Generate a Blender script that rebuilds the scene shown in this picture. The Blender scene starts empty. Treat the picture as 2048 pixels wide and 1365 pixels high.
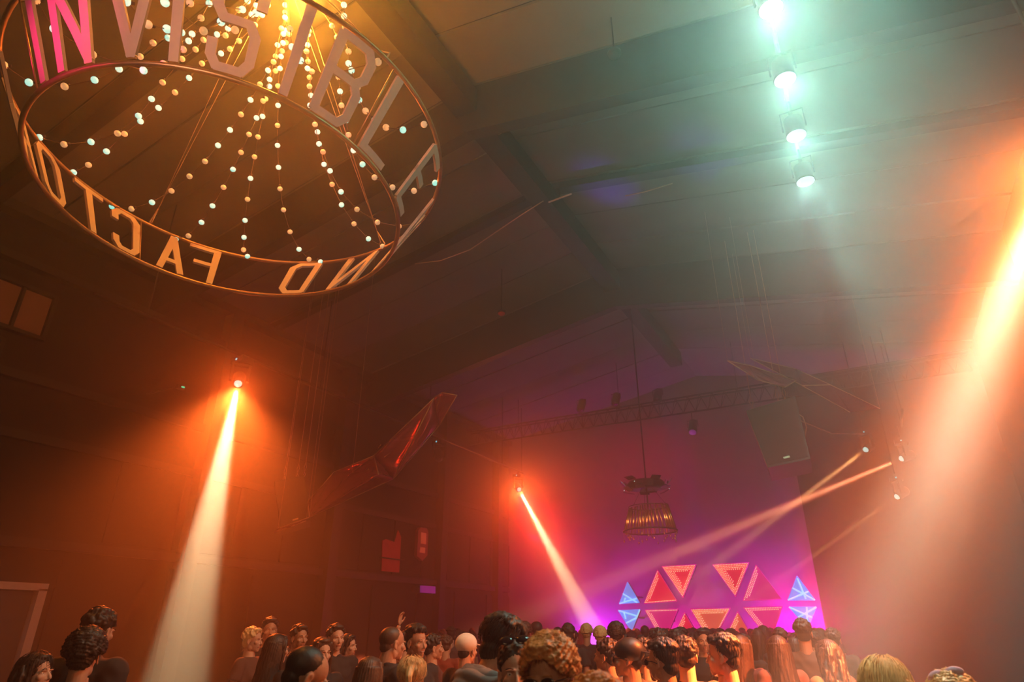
import bpy, bmesh, math, random
import numpy as np
from mathutils import Vector, Matrix
R = math.radians
random.seed(7)
rng = np.random.RandomState(7)
scene = bpy.context.scene
col = scene.collection

# ------------------------------------------------------------------ camera
F = 1265.0; PITCH = R(24.48); YAW = R(28.86)
CAM = Vector((0, 0, 1.75))
cd = bpy.data.cameras.new('camera'); cam = bpy.data.objects.new('camera', cd); col.objects.link(cam)
cam.location = CAM; cam.rotation_euler = (R(90) + PITCH, 0, YAW)
cd.sensor_width = 36; cd.lens = 36 * F / 2048; cd.clip_start = 0.05; cd.clip_end = 200
cd.dof.use_dof = True; cd.dof.focus_distance = 6.5; cd.dof.aperture_fstop = 2.8
scene.camera = cam
FW = Vector((-math.sin(YAW) * math.cos(PITCH), math.cos(YAW) * math.cos(PITCH), math.sin(PITCH)))
RT = Vector((math.cos(YAW), math.sin(YAW), 0)); UP = RT.cross(FW)
# surveying helpers: sight line through a point of the photograph, cut by a real plane
def ray(x, y): return FW + RT * ((x - 1024) / F) - UP * ((y - 682.5) / F)
def atz(x, y, z): d = ray(x, y); return CAM + d * ((z - CAM.z) / d.z)
def aty(x, y, Y): d = ray(x, y); return CAM + d * (Y / d.y)
def atx(x, y, X): d = ray(x, y); return CAM + d * (X / d.x)
def atd(x, y, D): d = ray(x, y); return CAM + d * (D / math.hypot(d.x, d.y))
def proj(P):
    d = Vector(P) - CAM; z = d.dot(FW)
    return (1024 + F * d.dot(RT) / z, 682.5 - F * d.dot(UP) / z)

# ------------------------------------------------------------------ view and world
vs = scene.view_settings
vs.view_transform = 'Standard'; vs.look = 'None'; vs.gamma = 1; vs.exposure = 0.0; vs.use_curve_mapping = False
world = bpy.data.worlds.new('world'); scene.world = world; world.use_nodes = True
world.node_tree.nodes['Background'].inputs[0].default_value = (0, 0, 0, 1)
SIGMA = 0.025
scene.cycles.adaptive_threshold = 0.02

# ------------------------------------------------------------------ lights
def light(name, kind, loc, power, color, size=0.1, target=None, angle=None, blend=0.5, parent=None, sizey=None):
    ld = bpy.data.lights.new(name, kind); ld.energy = power; ld.color = color
    o = bpy.data.objects.new(name, ld); col.objects.link(o); o.location = loc
    if kind in ('POINT', 'SPOT'): ld.shadow_soft_size = size
    if kind == 'AREA':
        ld.size = size
        if sizey: ld.shape = 'RECTANGLE'; ld.size_y = sizey
    if kind == 'SPOT': ld.spot_size = R(angle); ld.spot_blend = blend
    if target is not None:
        o.rotation_euler = (Vector(target) - Vector(loc)).to_track_quat('-Z', 'Y').to_euler()
    return o
CREAM = (1.0, 0.76, 0.38); ORANGE = (1.0, 0.30, 0.055); RED = (1.0, 0.035, 0.012); TEAL = (0.30, 1.0, 0.74)
# moving-head beams: (lens position, aim point)
FIX = {
    'left':   (Vector((-11.07, 8.15, 6.5)), atd(352, 1365, 9.0)),
    'middle': (Vector((-11.19, 20.8, 6.5)), aty(1192, 1270, 16.5)),
    'right':  (aty(1810, 915, 20.9), aty(1052, 1232, 17.0)),
    'upper':  (Vector((0.35, 20.64, 6.5)), aty(1540, 1045, 17.5)),
    'lower':  (aty(1800, 990, 20.9), aty(1500, 1200, 19.0)),
    'near':   (atz(2149, 256, 5.4), atd(1700, 1365, 5.5)),
}
def beam(key, core, mid, wide, ca=5, ma=12, oa=45, wa=85, cb=0.35, radius=0.04, off=0.22, red=0):
    a, b = FIX[key]; d = (b - a).normalized(); p = a + d * off
    for pw, c, an, bl in ((core, CREAM, ca, cb), (mid, ORANGE, ma, 1.0), (wide, ORANGE, oa, 1.0), (red, RED, wa, 1.0)):
        if pw: light('beam_lamp', 'SPOT', p, pw, c, radius, b, an, bl)
def cone(key, pw, c, an, bl=1.0):
    a, b = FIX[key]; d = (b - a).normalized()
    light('beam_spill', 'SPOT', a + d * .22, pw, c, .05, b, an, bl)
beam('left', 150000, 20000, 0, 6.4, 12)
cone('left', 7200, (1, .13, .016), 55); cone('left', 200, (1, .13, .015), 120); cone('left', 95, (1, .07, .005), 178)
beam('middle', 210000, 40000, 0, 4.6, 10)
cone('middle', 15000, (1, .10, .02), 28); cone('middle', 5200, (1, .01, .03), 50); cone('middle', 800, (1, 0, .01), 90); cone('middle', 600, (1, .14, .02), 178)
beam('right', 420000, 0, 0, 2.8, 6)
cone('right', 800000, (1, .16, .05), 5.5)
beam('upper', 110000, 120000, 0, 1.8, 4)
beam('lower', 110000, 120000, 0, 1.6, 4)
cone('near', 90000, (.3, 1, .75), 6.5); cone('near', 170000, (1, .62, .38), 15); cone('near', 105000, (1, .19, .035), 28, 1.0); cone('near', 15000, (1, .15, .03), 52); cone('near', 1700, (1, .20, .03), 130)
# teal ceiling cans in a row at X = 0.17, z = 8
CANS = [Vector((0.17, 3.36 + 1.125 * k, 8.0)) for k in range(6)]
for c in CANS:
    light('can_lamp', 'SPOT', c + Vector((0, 0, -0.03)), 26000, (.30, 1, .80), 0.12, c + Vector((.14, 0.05, -1)), 20, 0.9)
    light('can_lamp', 'SPOT', c + Vector((0, 0, -0.03)), 3600, (1, .75, .70), 0.12, c + Vector((.05, 0.12, -1)), 46, 1.0)
    light('can_spill', 'SPOT', c + Vector((0, 0, -.05)), 290, (0.5, 1, 0.86), 0.12, c + Vector((0, .1, -1)), 150, 1.0)
    light('can_haze_fill', 'POINT', c + Vector((0, 0, .55)), 26, (.2, 1, 0.5), 0.12)  # added point light above each can for the glow in the haze
light('can_lamp', 'SPOT', CANS[0] + Vector((0, 0, -.03)), 9000, (1, .85, .5), 0.12, (0.3, 3.0, 1.7), 26, 1.0)  # extra warm spot added at the first can to brighten the blonde heads
# stage wash: fixtures around the stage that throw colour across the back wall
light('stage_wash', 'AREA', (-6.2, 23.3, 1.2), 100, (1, 0.0, 0.5), 2.2, (-5.6, 24, 3.0), sizey=.3)
light('stage_wash', 'AREA', (-9.6, 23.3, 1.2), 170, (0.5, 0.0, 1.0), 1.2, (-9.3, 24, 2.4), sizey=.3)
light('stage_wash', 'AREA', (-3.0, 23.3, 1.2), 130, (0.40, 0.0, 1.0), 1.2, (-2.8, 24, 2.4), sizey=.3)
light('stage_wash', 'AREA', (-7.0, 21.3, 8.4), 65, (1.0, 0.0, 0.08), 2.5, (-7, 24, 4.0), sizey=.4)
light('stage_wash', 'AREA', (-11.5, 21.5, 7.5), 20, (1.0, 0.0, 0.03), 1.5, (-11.5, 24, 3.0), sizey=.3)
light('stage_wash', 'SPOT', (-11.5, 22, 5), 1100, (1.0, 0.0, 0.9), .1, (-3, 23.5, 2), 60, 1.0)
light('stage_wash', 'SPOT', (0.6, 22.2, 5), 1700, (.6, 0.0, 1.0), .1, (-8, 23.5, 1.5), 55, 1.0)
light('stage_wash', 'POINT', (-2.2, 23.1, 1.8), 500, (1.0, 0.0, 0.22), .1)
light('stage_wash', 'SPOT', (-4.2, 20.5, 1.8), 9000, (0.18, 0.05, 1.0), 0.1, atz(1225, 410, 10.3), 7, 1.0)
light('stage_wash', 'SPOT', (-2.0, 20.5, 1.8), 6000, (0.25, 0.12, 1.0), 0.1, atz(1420, 345, 10.0), 7, 1.0)
PINK_AIM = atz(110, 60, 5.85)
light('ring_front_fill', 'SPOT', (-1.5, -3.5, 4.0), 1100, (1.0, .42, .32), 0.1, atz(480, 60, 5.9), 30, 1.0)  # added front fill that brightens the near letters
light('chandelier_fill', 'SPOT', (-2.4, -4.5, 5.2), 26000, (1.0, .5, .2), 0.08, (-4.72, 15.5, 4.0), 5, .5)  # added spot that brightens the chandelier rods
# front of house: pink profile on the ring, dim warm fill added behind the camera for the foreground
light('pink_profile', 'SPOT', (-4.4, -3.5, 3.6), 3300, (1.0, 0.03, 0.19), 0.1, tuple(PINK_AIM), 12, 1.0)
light('warm_fill', 'AREA', (0.6, -3.2, 5.0), 55, (1.0, 0.55, 0.26), 2.0, (-1.2, 4.0, 1.4))

# ------------------------------------------------------------------ materials
def mat(name, color=(.5, .5, .5), rough=.6, metal=0, emit=None, strength=1, noise=0, nscale=20, bump=0, trans=0, stretch=None, alpha=None, sheen=0):
    m = bpy.data.materials.new(name); m.use_nodes = True
    nt = m.node_tree; b = nt.nodes['Principled BSDF']
    b.inputs['Base Color'].default_value = (*color, 1); b.inputs['Roughness'].default_value = rough
    b.inputs['Metallic'].default_value = metal
    if emit: b.inputs['Emission Color'].default_value = (*emit, 1); b.inputs['Emission Strength'].default_value = strength
    if trans: b.inputs['Transmission Weight'].default_value = trans
    if alpha is not None: b.inputs['Alpha'].default_value = alpha
    if sheen: b.inputs['Sheen Weight'].default_value = sheen
    if noise or bump:
        tc = nt.nodes.new('ShaderNodeTexCoord'); n = nt.nodes.new('ShaderNodeTexNoise'); n.inputs['Scale'].default_value = nscale
        n.inputs['Detail'].default_value = 5
        src = tc.outputs['Object']
        if stretch:
            mp = nt.nodes.new('ShaderNodeMapping'); mp.inputs['Scale'].default_value = stretch
            nt.links.new(src, mp.inputs[0]); src = mp.outputs[0]
        nt.links.new(src, n.inputs['Vector'])
        if noise:
            mx = nt.nodes.new('ShaderNodeMixRGB')
            mx.inputs[1].default_value = (*[c * (1 - noise) for c in color], 1)
            mx.inputs[2].default_value = (*[min(1, c * (1 + noise)) for c in color], 1)
            nt.links.new(n.outputs['Fac'], mx.inputs[0]); nt.links.new(mx.outputs[0], b.inputs['Base Color'])
        if bump:
            bp = nt.nodes.new('ShaderNodeBump'); bp.inputs['Strength'].default_value = bump; bp.inputs['Distance'].default_value = .02
            nt.links.new(n.outputs['Fac'], bp.inputs['Height']); nt.links.new(bp.outputs[0], b.inputs['Normal'])
    return m
M = dict(
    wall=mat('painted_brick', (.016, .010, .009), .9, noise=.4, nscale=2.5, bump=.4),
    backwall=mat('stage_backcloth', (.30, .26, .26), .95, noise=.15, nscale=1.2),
    ceil=mat('roof_sheet', (.20, .18, .15), .85, noise=.2, nscale=1.5, bump=.3),
    floor=mat('concrete_floor', (.06, .05, .05), .7, noise=.4, nscale=3),
    steel=mat('dark_steel', (.045, .035, .03), .6, .3, noise=.3, nscale=6),
    black=mat('black_plastic', (.02, .02, .02), .45),
    bronze=mat('ring_steel', (.45, .30, .16), .38, .8, noise=.3, nscale=15),
    letter=mat('letter_board', (.55, .47, .40), .6, noise=.08, nscale=30),
    wire=mat('steel_wire', (.6, .45, .32), .4, .7),
    cable=mat('festoon_cable', (.12, .07, .04), .6),
    bulb_off=mat('frosted_bulb_soft_glow', (.85, .8, .65), .5, emit=(.62, .45, .22), strength=.42, noise=.15, nscale=25),  # unlit; emission stands in for light from the neighbouring bulbs
    bulb_on=mat('glowing_bulb', (.9, .9, .8), .5, emit=(.16, .86, .74), strength=1.0),
    socket=mat('bulb_socket', (.03, .012, .008), .7),
    lens=mat('lit_lens', (.8, .9, .9), .3, emit=(.42, .86, .78), strength=1.1),
    canlens=mat('can_lens', (.8, .9, .9), .3, emit=(.47, .85, .76), strength=1.0),
    led=mat('blue_indicator', (.1, .3, .4), .4, emit=(.12, .65, .8), strength=1.1),
    greenled=mat('green_indicator', (.1, .3, .2), .4, emit=(.12, .85, .4), strength=1.0),
    white_paint=mat('white_door_frame', (.62, .5, .46), .5, noise=.15, nscale=18),
    door=mat('dark_door', (.04, .045, .05), .5, noise=.3, nscale=8),
    glass=mat('window_board', (.35, .14, .08), .6, noise=.25, nscale=3),
    film=mat('iridescent_film', (.50, .12, .2), .16, .55, noise=.3, nscale=3, bump=.5, stretch=(1, 1, 6)),
    banner=mat('red_banner', (.75, .07, .09), .8, noise=.2, nscale=5),
    lantern=mat('red_lantern_body', (.5, .14, .1), .6),
    lanternglow=mat('lantern_pane', (.6, .2, .1), .6, emit=(.40, .05, .02), strength=.6),
    violetsign=mat('violet_sign_face', (.4, .1, .5), .6, emit=(.16, .008, .17), strength=.9),
    rod=mat('polished_copper_rod', (.85, .45, .22), .22, .9),
    mirror=mat('mirror_facet', (.5, .4, .55), .08, 1.0),
    ledwarm=mat('warm_led', (1, .8, .5), .5, emit=(.90, .66, .34), strength=1.25),
    ledpink=mat('pink_led', (1, .3, .4), .5, emit=(.95, .22, .10), strength=.9),
    ledcyan=mat('cyan_led', (.3, .8, 1), .5, emit=(.16, .80, .95), strength=1.3),
    face_magenta=mat('magenta_acrylic', (.5, .02, .3), .25, emit=(.62, .0, .20), strength=1.0, noise=.1, nscale=3),
    face_red=mat('red_acrylic', (.5, .05, .08), .25, emit=(.75, .0, .05), strength=1.1, noise=.1, nscale=3),
    face_orange=mat('orange_acrylic', (.6, .2, .08), .25, emit=(.72, .10, .05), strength=.95, noise=.2, nscale=3),
    face_blue=mat('blue_acrylic', (.1, .3, .7), .2, emit=(.03, .28, .85), strength=1.15),
    bluehalo=mat('blue_backing', (.1, .05, .6), .6, emit=(.10, .02, .55), strength=.5),
    deck=mat('stage_deck', (.05, .04, .05), .6),
    haze=None,
)
def haze_mat():
    m = bpy.data.materials.new('stage_haze'); m.use_nodes = True; nt = m.node_tree; nt.nodes.clear()
    o = nt.nodes.new('ShaderNodeOutputMaterial'); v = nt.nodes.new('ShaderNodeVolumeScatter')
    v.inputs['Color'].default_value = (1, 1, 1, 1); v.inputs['Density'].default_value = SIGMA; v.inputs['Anisotropy'].default_value = 0.8
    nt.links.new(v.outputs[0], o.inputs['Volume']); return m

# ------------------------------------------------------------------ mesh helpers
class MB:
    def __init__(s): s.v = []; s.f = []; s.smooth = []
    def add(s, vs_, fs, smooth=False):
        n = len(s.v); s.v += [tuple(v) for v in vs_]; s.f += [tuple(i + n for i in f) for f in fs]; s.smooth += [smooth] * len(fs); return s
    def box(s, c, size, rot=None):
        hx, hy, hz = [k / 2 for k in size]; c = Vector(c)
        vs_ = [Vector((x, y, z)) for x in (-hx, hx) for y in (-hy, hy) for z in (-hz, hz)]
        if rot is not None: vs_ = [rot @ v for v in vs_]
        return s.add([v + c for v in vs_], [(0, 1, 3, 2), (4, 6, 7, 5), (0, 4, 5, 1), (2, 3, 7, 6), (0, 2, 6, 4), (1, 5, 7, 3)])
    def prism(s, poly, off):
        n = len(poly); off = Vector(off); a = [Vector(p) for p in poly]; b = [p + off for p in a]
        return s.add(a + b, [tuple(range(n))[::-1], tuple(range(n, 2 * n))] + [(i, (i + 1) % n, n + (i + 1) % n, n + i) for i in range(n)])
    def tube(s, pts, r, n=6, r1=None, cap=True, closed=False):
        pts = [Vector(p) for p in pts]; k = len(pts); vs_ = []; prev = None
        for i, p in enumerate(pts):
            if closed: t = pts[(i + 1) % k] - pts[i - 1]
            else: t = pts[min(i + 1, k - 1)] - pts[max(i - 1, 0)]
            if t.length < 1e-9: t = Vector((0, 0, 1))
            t.normalize()
            if prev is None: prev = t.orthogonal().normalized()
            u = (prev - t * prev.dot(t)); u = u.normalized() if u.length > 1e-6 else t.orthogonal().normalized(); prev = u; w = t.cross(u)
            rr = r if r1 is None else r + (r1 - r) * i / max(k - 1, 1)
            if callable(r): rr = r(i / max(k - 1, 1))
            vs_ += [p + (u * math.cos(a) + w * math.sin(a)) * rr for a in [2 * math.pi * j / n for j in range(n)]]
        fs = []
        for i in range(k if closed else k - 1):
            a0 = i * n; b0 = ((i + 1) % k) * n
            fs += [(a0 + j, a0 + (j + 1) % n, b0 + (j + 1) % n, b0 + j) for j in range(n)]
        if cap and not closed: fs += [tuple(range(n))[::-1], tuple(range((k - 1) * n, k * n))]
        return s.add(vs_, fs, True)
    def ell(s, c, r, rot=None, seg=12, rings=8):
        c = Vector(c); r = (r, r, r) if not hasattr(r, '__len__') else r; vs_ = []
        for i in range(1, rings):
            ph = math.pi * i / rings
            for j in range(seg):
                th = 2 * math.pi * j / seg; vs_.append(Vector((r[0] * math.sin(ph) * math.cos(th), r[1] * math.sin(ph) * math.sin(th), r[2] * math.cos(ph))))
        vs_ += [Vector((0, 0, r[2])), Vector((0, 0, -r[2]))]
        if rot is not None: vs_ = [rot @ v for v in vs_]
        fs = []
        for i in range(rings - 2):
            fs += [(i * seg + j, (i + 1) * seg + j, (i + 1) * seg + (j + 1) % seg, i * seg + (j + 1) % seg) for j in range(seg)]
        t = (rings - 1) * seg; fs += [(t, j, (j + 1) % seg) for j in range(seg)]
        l = (rings - 2) * seg; fs += [(t + 1, l + (j + 1) % seg, l + j) for j in range(seg)]
        return s.add([v + c for v in vs_], fs, True)
    def loft(s, rings, n=20):
        # rings: (cx, cy, z, rx, ry)
        vs_ = []
        for cx, cy, z, rx, ry in rings:
            vs_ += [(cx + rx * math.cos(2 * math.pi * j / n), cy + ry * math.sin(2 * math.pi * j / n), z) for j in range(n)]
        k = len(rings); fs = [tuple(range(n))[::-1], tuple(range((k - 1) * n, k * n))]
        for i in range(k - 1): fs += [(i * n + j, i * n + (j + 1) % n, (i + 1) * n + (j + 1) % n, (i + 1) * n + j) for j in range(n)]
        return s.add(vs_, fs, True)
    def mesh(s, name, m=None):
        me = bpy.data.meshes.new(name); me.from_pydata(s.v, [], s.f)
        me.polygons.foreach_set('use_smooth', s.smooth)
        if m: me.materials.append(m)
        me.update(); return me
    def build(s, name, m, parent=None, loc=None):
        return obj(name, s.mesh(name, m), parent, loc)
def obj(name, me, parent=None, loc=None):
    o = bpy.data.objects.new(name, me); col.objects.link(o)
    if parent: o.parent = parent
    if loc is not None: o.location = loc
    return o
def empty(name, loc=(0, 0, 0)):
    o = bpy.data.objects.new(name, None); col.objects.link(o); o.location = loc; o.empty_display_size = .1; return o
def tag(o, label=None, cat=None, group=None, kind=None):
    if label: o['label'] = label
    if cat: o['category'] = cat
    if group: o['group'] = group
    if kind: o['kind'] = kind
    return o

# ------------------------------------------------------------------ the room
XL, XR, YB, YF = -13.4, 3.6, 24.0, -6.0
XC = (XL + XR) / 2; ZE, ZR = 9.3, 10.85
def roofz(x): return ZR - abs(x - XC) / (XR - XC) * (ZR - ZE)
tag(MB().box((XC, (YB + YF) / 2, -.1), (XR - XL + .6, YB - YF + .6, .2)).build('floor', M['floor']), kind='structure')
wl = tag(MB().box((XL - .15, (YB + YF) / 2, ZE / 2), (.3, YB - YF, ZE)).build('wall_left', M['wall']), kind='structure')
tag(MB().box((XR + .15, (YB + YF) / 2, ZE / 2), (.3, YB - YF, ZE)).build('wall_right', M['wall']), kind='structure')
def gable(y, t, name, m):
    p = [(XL - .3, y, 0), (XR + .3, y, 0), (XR + .3, y, ZE), (XC, y, ZR + .05), (XL - .3, y, ZE)]
    return tag(MB().prism(p, (0, t, 0)).build(name, m), kind='structure')
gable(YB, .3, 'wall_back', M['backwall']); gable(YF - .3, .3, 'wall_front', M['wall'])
ce = tag(empty('ceiling', (XC, 0, ZR)), kind='structure')
# roof sheets between the frames, each a separate piece
FR = [-4.0, 0.2, 3.6, 7.2, 10.4, 14.6, 17.6, 20.9, 24.0]
edges = [YF] + FR
for a, b in zip(edges[:-1], edges[1:]):
    n = max(2, int((b - a) / 1.15)); w = (b - a) / n
    for k in range(n):
        for s in (-1, 1):
            y0 = a + k * w + .02; y1 = a + (k + 1) * w - .02; xe = XC + s * (XR - XC + .3)
            pz = .012 * ((k * 7 + (s > 0)) % 3)
            p = [(XC, y0, ZR + pz), (xe, y0, ZE + pz - .05), (xe, y1, ZE + pz - .05), (XC, y1, ZR + pz)]
            o = MB().prism(p if s < 0 else p[::-1], (0, 0, .06)).build('roof_sheet', M['ceil'], ce)
            o.location = (-XC, 0, -ZR)
# portal frames: deep raking beams, one per bay
for i, (y, d) in enumerate(((0.2, .5), (3.6, .5), (7.2, 1.05), (10.4, .16), (14.6, 1.15))):
    mb = MB()
    for s in (-1, 1):
        xe = XC + s * (XR - XC)
        p = [(XC, y, ZR - .02), (xe, y, ZE - .02), (xe, y, ZE - d - .02), (XC, y, ZR - d - .02)]
        mb.prism(p, (0, .24, 0))
    tag(mb.build('trim_%d' % (i + 1), M['steel']), kind='structure')
tag(MB().box((XC, 7.5, ZR - .42), (.42, 26.8, .5)).build('trim_10', M['steel']), kind='structure')          # ridge beam
for i, (x, s) in enumerate(((XL + .16, .3),)):
    tag(MB().box((x, 9, (roofz(x) - .2)), (s, 29.5, .2)).build('trim_%d' % (11 + i), M['steel']), kind='structure')
# left wall: girts, wall panels, columns
for i, (z, d) in enumerate(((8.2, .22), (6.05, .12), (3.15, .18), (5.0, .08))):
    tag(MB().box((XL + d / 2, 9, z), (d, 29.6, .16)).build('trim_%d' % (20 + i), M['steel']), kind='structure')
pm = MB().box((0, 0, 0), (.05, 1.42, 1.6)).mesh('wall_panel', M['wall'])
for k in range(12):
    for z in (4.1,): obj('wall_panel', pm, wl, (XL + .026, 8.2 + 1.5 * k - .75 * 0, z))
pm2 = MB().box((0, 0, 0), (.05, 2.1, 2.85)).mesh('wall_panel', M['wall'])
for k in range(8): obj('wall_panel', pm2, wl, (XL + .026, 7.9 + 2.2 * k, 1.5))
for i, y in enumerate((9.3, 13.6, 18.9, 22.8)):
    tag(MB().box((XL + .16, y, ZE / 2 - .1), (.32, .34, ZE - .3)).build('trim_%d' % (30 + i), M['steel']), kind='structure')
# dark return wall on the right side of the stage opening
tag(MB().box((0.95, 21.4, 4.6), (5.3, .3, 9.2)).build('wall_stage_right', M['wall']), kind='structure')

# window high on the left wall
def window(name, px, z0, z1, y0, y1, nx, nz):
    w = tag(empty(name, (XL, (y0 + y1) / 2, z0)), kind='structure'); ox = Vector((XL, (y0 + y1) / 2, z0))
    fr = MB(); t = .07
    for z in (z0, z1): fr.box(Vector((XL + .06, (y0 + y1) / 2, z)) - ox, (.14, y1 - y0 + t, t))
    for y in (y0, y1): fr.box(Vector((XL + .06, y, (z0 + z1) / 2)) - ox, (.14, t, z1 - z0 + t))
    for k in range(1, nx): fr.box(Vector((XL + .05, y0 + (y1 - y0) * k / nx, (z0 + z1) / 2)) - ox, (.1, .05, z1 - z0))
    for k in range(1, nz): fr.box(Vector((XL + .05, (y0 + y1) / 2, z0 + (z1 - z0) * k / nz)) - ox, (.1, y1 - y0, .05))
    fr.build('window_frame', M['steel'], w)
    for a in range(nx):
        for b in range(nz):
            ya = y0 + (y1 - y0) * (a + .5) / nx; zb = z0 + (z1 - z0) * (b + .5) / nz
            MB().box(Vector((XL + .025, ya, zb)) - ox, (.03, (y1 - y0) / nx - .08, (z1 - z0) / nz - .08)).build('pane', M['glass'], w)
window('window_1', None, 6.85, 7.75, 3.7, 5.35, 3, 1)
window('window_2', None, 5.5, 6.6, 2.9, 4.75, 3, 1)
# door with the pale frame, lower left
dr = tag(empty('door_1', (XL, 5.6, 0)), kind='structure')
for nm, c, s in (('door_jamb', (.08, 1.0, 1.2), (.2, .14, 2.4)), ('door_jamb', (.08, -1.0, 1.2), (.2, .14, 2.4)), ('door_head', (.08, 0, 2.43), (.2, 2.14, .12))):
    MB().box(c, s).build(nm, M['white_paint'], dr)
MB().box((.03, .46, 1.18), (.05, .9, 2.34)).build('door_leaf', M['door'], dr)
MB().box((.03, -.46, 1.18), (.05, .9, 2.34)).build('door_leaf', M['door'], dr)
h = MB().tube([(.06, .1, 1.0), (.12, .1, 1.0), (.12, .1, 1.35), (.06, .1, 1.35)], .015); h.build('door_handle', M['bronze'], dr)
# cyan emergency luminaire over that door
el = tag(empty('emergency_light', (XL, 5.15, 2.62)), 'small cyan-lit bulkhead lamp on the dark wall above the pale door frame', 'lamp')
MB().box((.09, 0, .06), (.16, .5, .05)).build('lamp_body', M['black'], el)
MB().box((.09, 0, .02), (.12, .44, .035)).build('diffuser', mat('cyan_diffuser', (.6, .9, .9), .4, emit=(.3, .9, .95), strength=1.5), el)
light('door_glow', 'AREA', (XL + .12, 5.0, 2.58), 4, (.3, .9, 1), .4, (XL + .05, 5.1, 0))

# ------------------------------------------------------------------ the ring sign: two hoops, letters, bulbs
RC = Vector((-4.895, 3.103, 5.5)); RN = Vector((-.00903, .04787, 1)).normalized()
RA = Vector((0, 1, 0)).cross(RN).normalized(); RB = RN.cross(RA)
R1, R2, RH = 1.66, 2.033, .7246
def hoop(th, v=0.0, off=0.0):
    e = RA * math.cos(R(th)) + RB * math.sin(R(th))
    sl = (e * (R2 - R1) + RN * RH); nrm = (e * RH - RN * (R2 - R1)).normalized()
    return RC + e * R1 + sl * v + nrm * off
ring = tag(empty('ring_sign', RC), 'huge hanging steel double-hoop sign with cut-out letters INVISIBLE WIND FACTORY', 'sign')
def rb(mb, name, m, label=None):
    o = mb.build(name, m, ring); o.location = -RC
    if label: o['label'] = label
    return o
rb(MB().tube([hoop(t) for t in np.arange(0, 360, 4)], .022, 8, closed=True), 'lower_hoop', M['bronze'])
rb(MB().tube([hoop(t, 1) for t in np.arange(0, 360, 4)], .022, 8, closed=True), 'upper_hoop', M['bronze'])
S = .085  # stroke width in units of letter height (0.81 m)
LET = {  # strokes as polylines (u 0..1 across, v 0..1 up)
    'I': [[(.5, 0), (.5, 1)]],
    'N': [[(0, 0), (0, 1)], [(.0, 1), (1, 0)], [(1, 0), (1, 1)]],
    'V': [[(0, 1), (.5, 0)], [(1, 1), (.5, 0)]],
    'S': [[(0, .28), (0, .12), (.18, 0), (.82, 0), (1, .12), (1, .42), (.82, .55), (.18, .55), (0, .68), (0, .88), (.18, 1), (.82, 1), (1, .88), (1, .76)]],
    'B': [[(0, 0), (0, 1), (.8, 1), (1, .88), (1, .66), (.8, .54), (0, .54)], [(.8, .54), (1, .42), (1, .12), (.8, 0), (0, 0)]],
    'L': [[(0, 1), (0, 0), (1, 0)]],
    'E': [[(1, 1), (0, 1), (0, 0), (1, 0)], [(0, .53), (.7, .53)]],
    'W': [[(0, 1), (.27, 0)], [(.27, 0), (.5, .9)], [(.5, .9), (.73, 0)], [(.73, 0), (1, 1)]],
    'D': [[(0, 0), (0, 1), (.75, 1), (1, .86), (1, .14), (.75, 0), (0, 0)]],
    'F': [[(0, 0), (0, 1), (1, 1)], [(0, .53), (.75, .53)]],
    'A': [[(0, 0), (.5, 1)], [(1, 0), (.5, 1)], [(.2, .27), (.8, .27)]],
    'C': [[(1, .74), (1, .88), (.8, 1), (.2, 1), (0, .88), (0, .12), (.2, 0), (.8, 0), (1, .12), (1, .26)]],
    'T': [[(.5, 0), (.5, 1)], [(0, 1), (1, 1)]],
    'O': [[(.2, 0), (0, .14), (0, .86), (.2, 1), (.8, 1), (1, .86), (1, .14), (.8, 0), (.2, 0)]],
    'R': [[(0, 0), (0, 1), (.8, 1), (1, .86), (1, .62), (.8, .48), (0, .48)], [(.5, .48), (1, 0)]],
    'Y': [[(.5, 0), (.5, .45)], [(.5, .45), (0, 1)], [(.5, .45), (1, 1)]],
}
def letter(ch, t0, t1):
    mb = MB(); wdeg = (t1 - t0); HL = math.hypot(R2 - R1, RH)
    wu = R(wdeg) * R1  # width in metres at the lower hoop
    hw = S * HL / 2
    def to3(x, y, off):  # x, y metres on the board
        v = y / HL; return hoop(t0 + x / (R1 + 0 * v) * 180 / math.pi, v, off)
    for pl in LET[ch]:
        pts = [Vector((u * (wu - 2 * hw) + hw, .03 + hw + v * (HL - .06 - 2 * hw))) for u, v in pl]
        for a, b in zip(pts[:-1], pts[1:]):
            d = (b - a).normalized(); nn = Vector((-d.y, d.x)) * hw; e = d * hw * (.42 if len(pl) > 3 else 1.0 if abs(d.x) < .05 or abs(d.y) < .05 else .6)
            c = [a - e - nn, b + e - nn, b + e + nn, a - e + nn]
            nseg = max(1, int(abs(b.x - a.x) / .08))
            for k in range(nseg):
                f0, f1 = k / nseg, (k + 1) / nseg
                q = [c[0].lerp(c[1], f0), c[0].lerp(c[1], f1), c[3].lerp(c[2], f1), c[3].lerp(c[2], f0)]
                lo = [to3(p.x, max(.0, p.y), -.014) for p in q]; hi = [to3(p.x, max(.0, p.y), .014) for p in q]
                mb.add(lo + hi, [(3, 2, 1, 0), (4, 5, 6, 7), (0, 1, 5, 4), (1, 2, 6, 5), (2, 3, 7, 6), (3, 0, 4, 7)])
    return mb
for ch, a, b in (('I', 267, 271), ('N', 275.6, 287), ('V', 291.5, 303.5), ('I', 306, 310), ('S', 315, 326.5), ('I', 332.8, 336.8), ('B', 342, 353.5), ('L', 359.6, 371),
                 ('E', 383.5, 394.5), ('W', 408, 424), ('I', 431, 435), ('N', 446, 459.5), ('D', 470, 481.5), ('F', 506.5, 517), ('A', 517.5, 527.5), ('C', 534, 544),
                 ('T', 547, 557.5), ('O', 564, 575), ('R', 580.5, 591), ('Y', 594, 606)):
    rb(letter(ch, a, b), 'letter', M['letter'])
HUB = Vector((-4.895, 3.103, 9.25))
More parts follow.
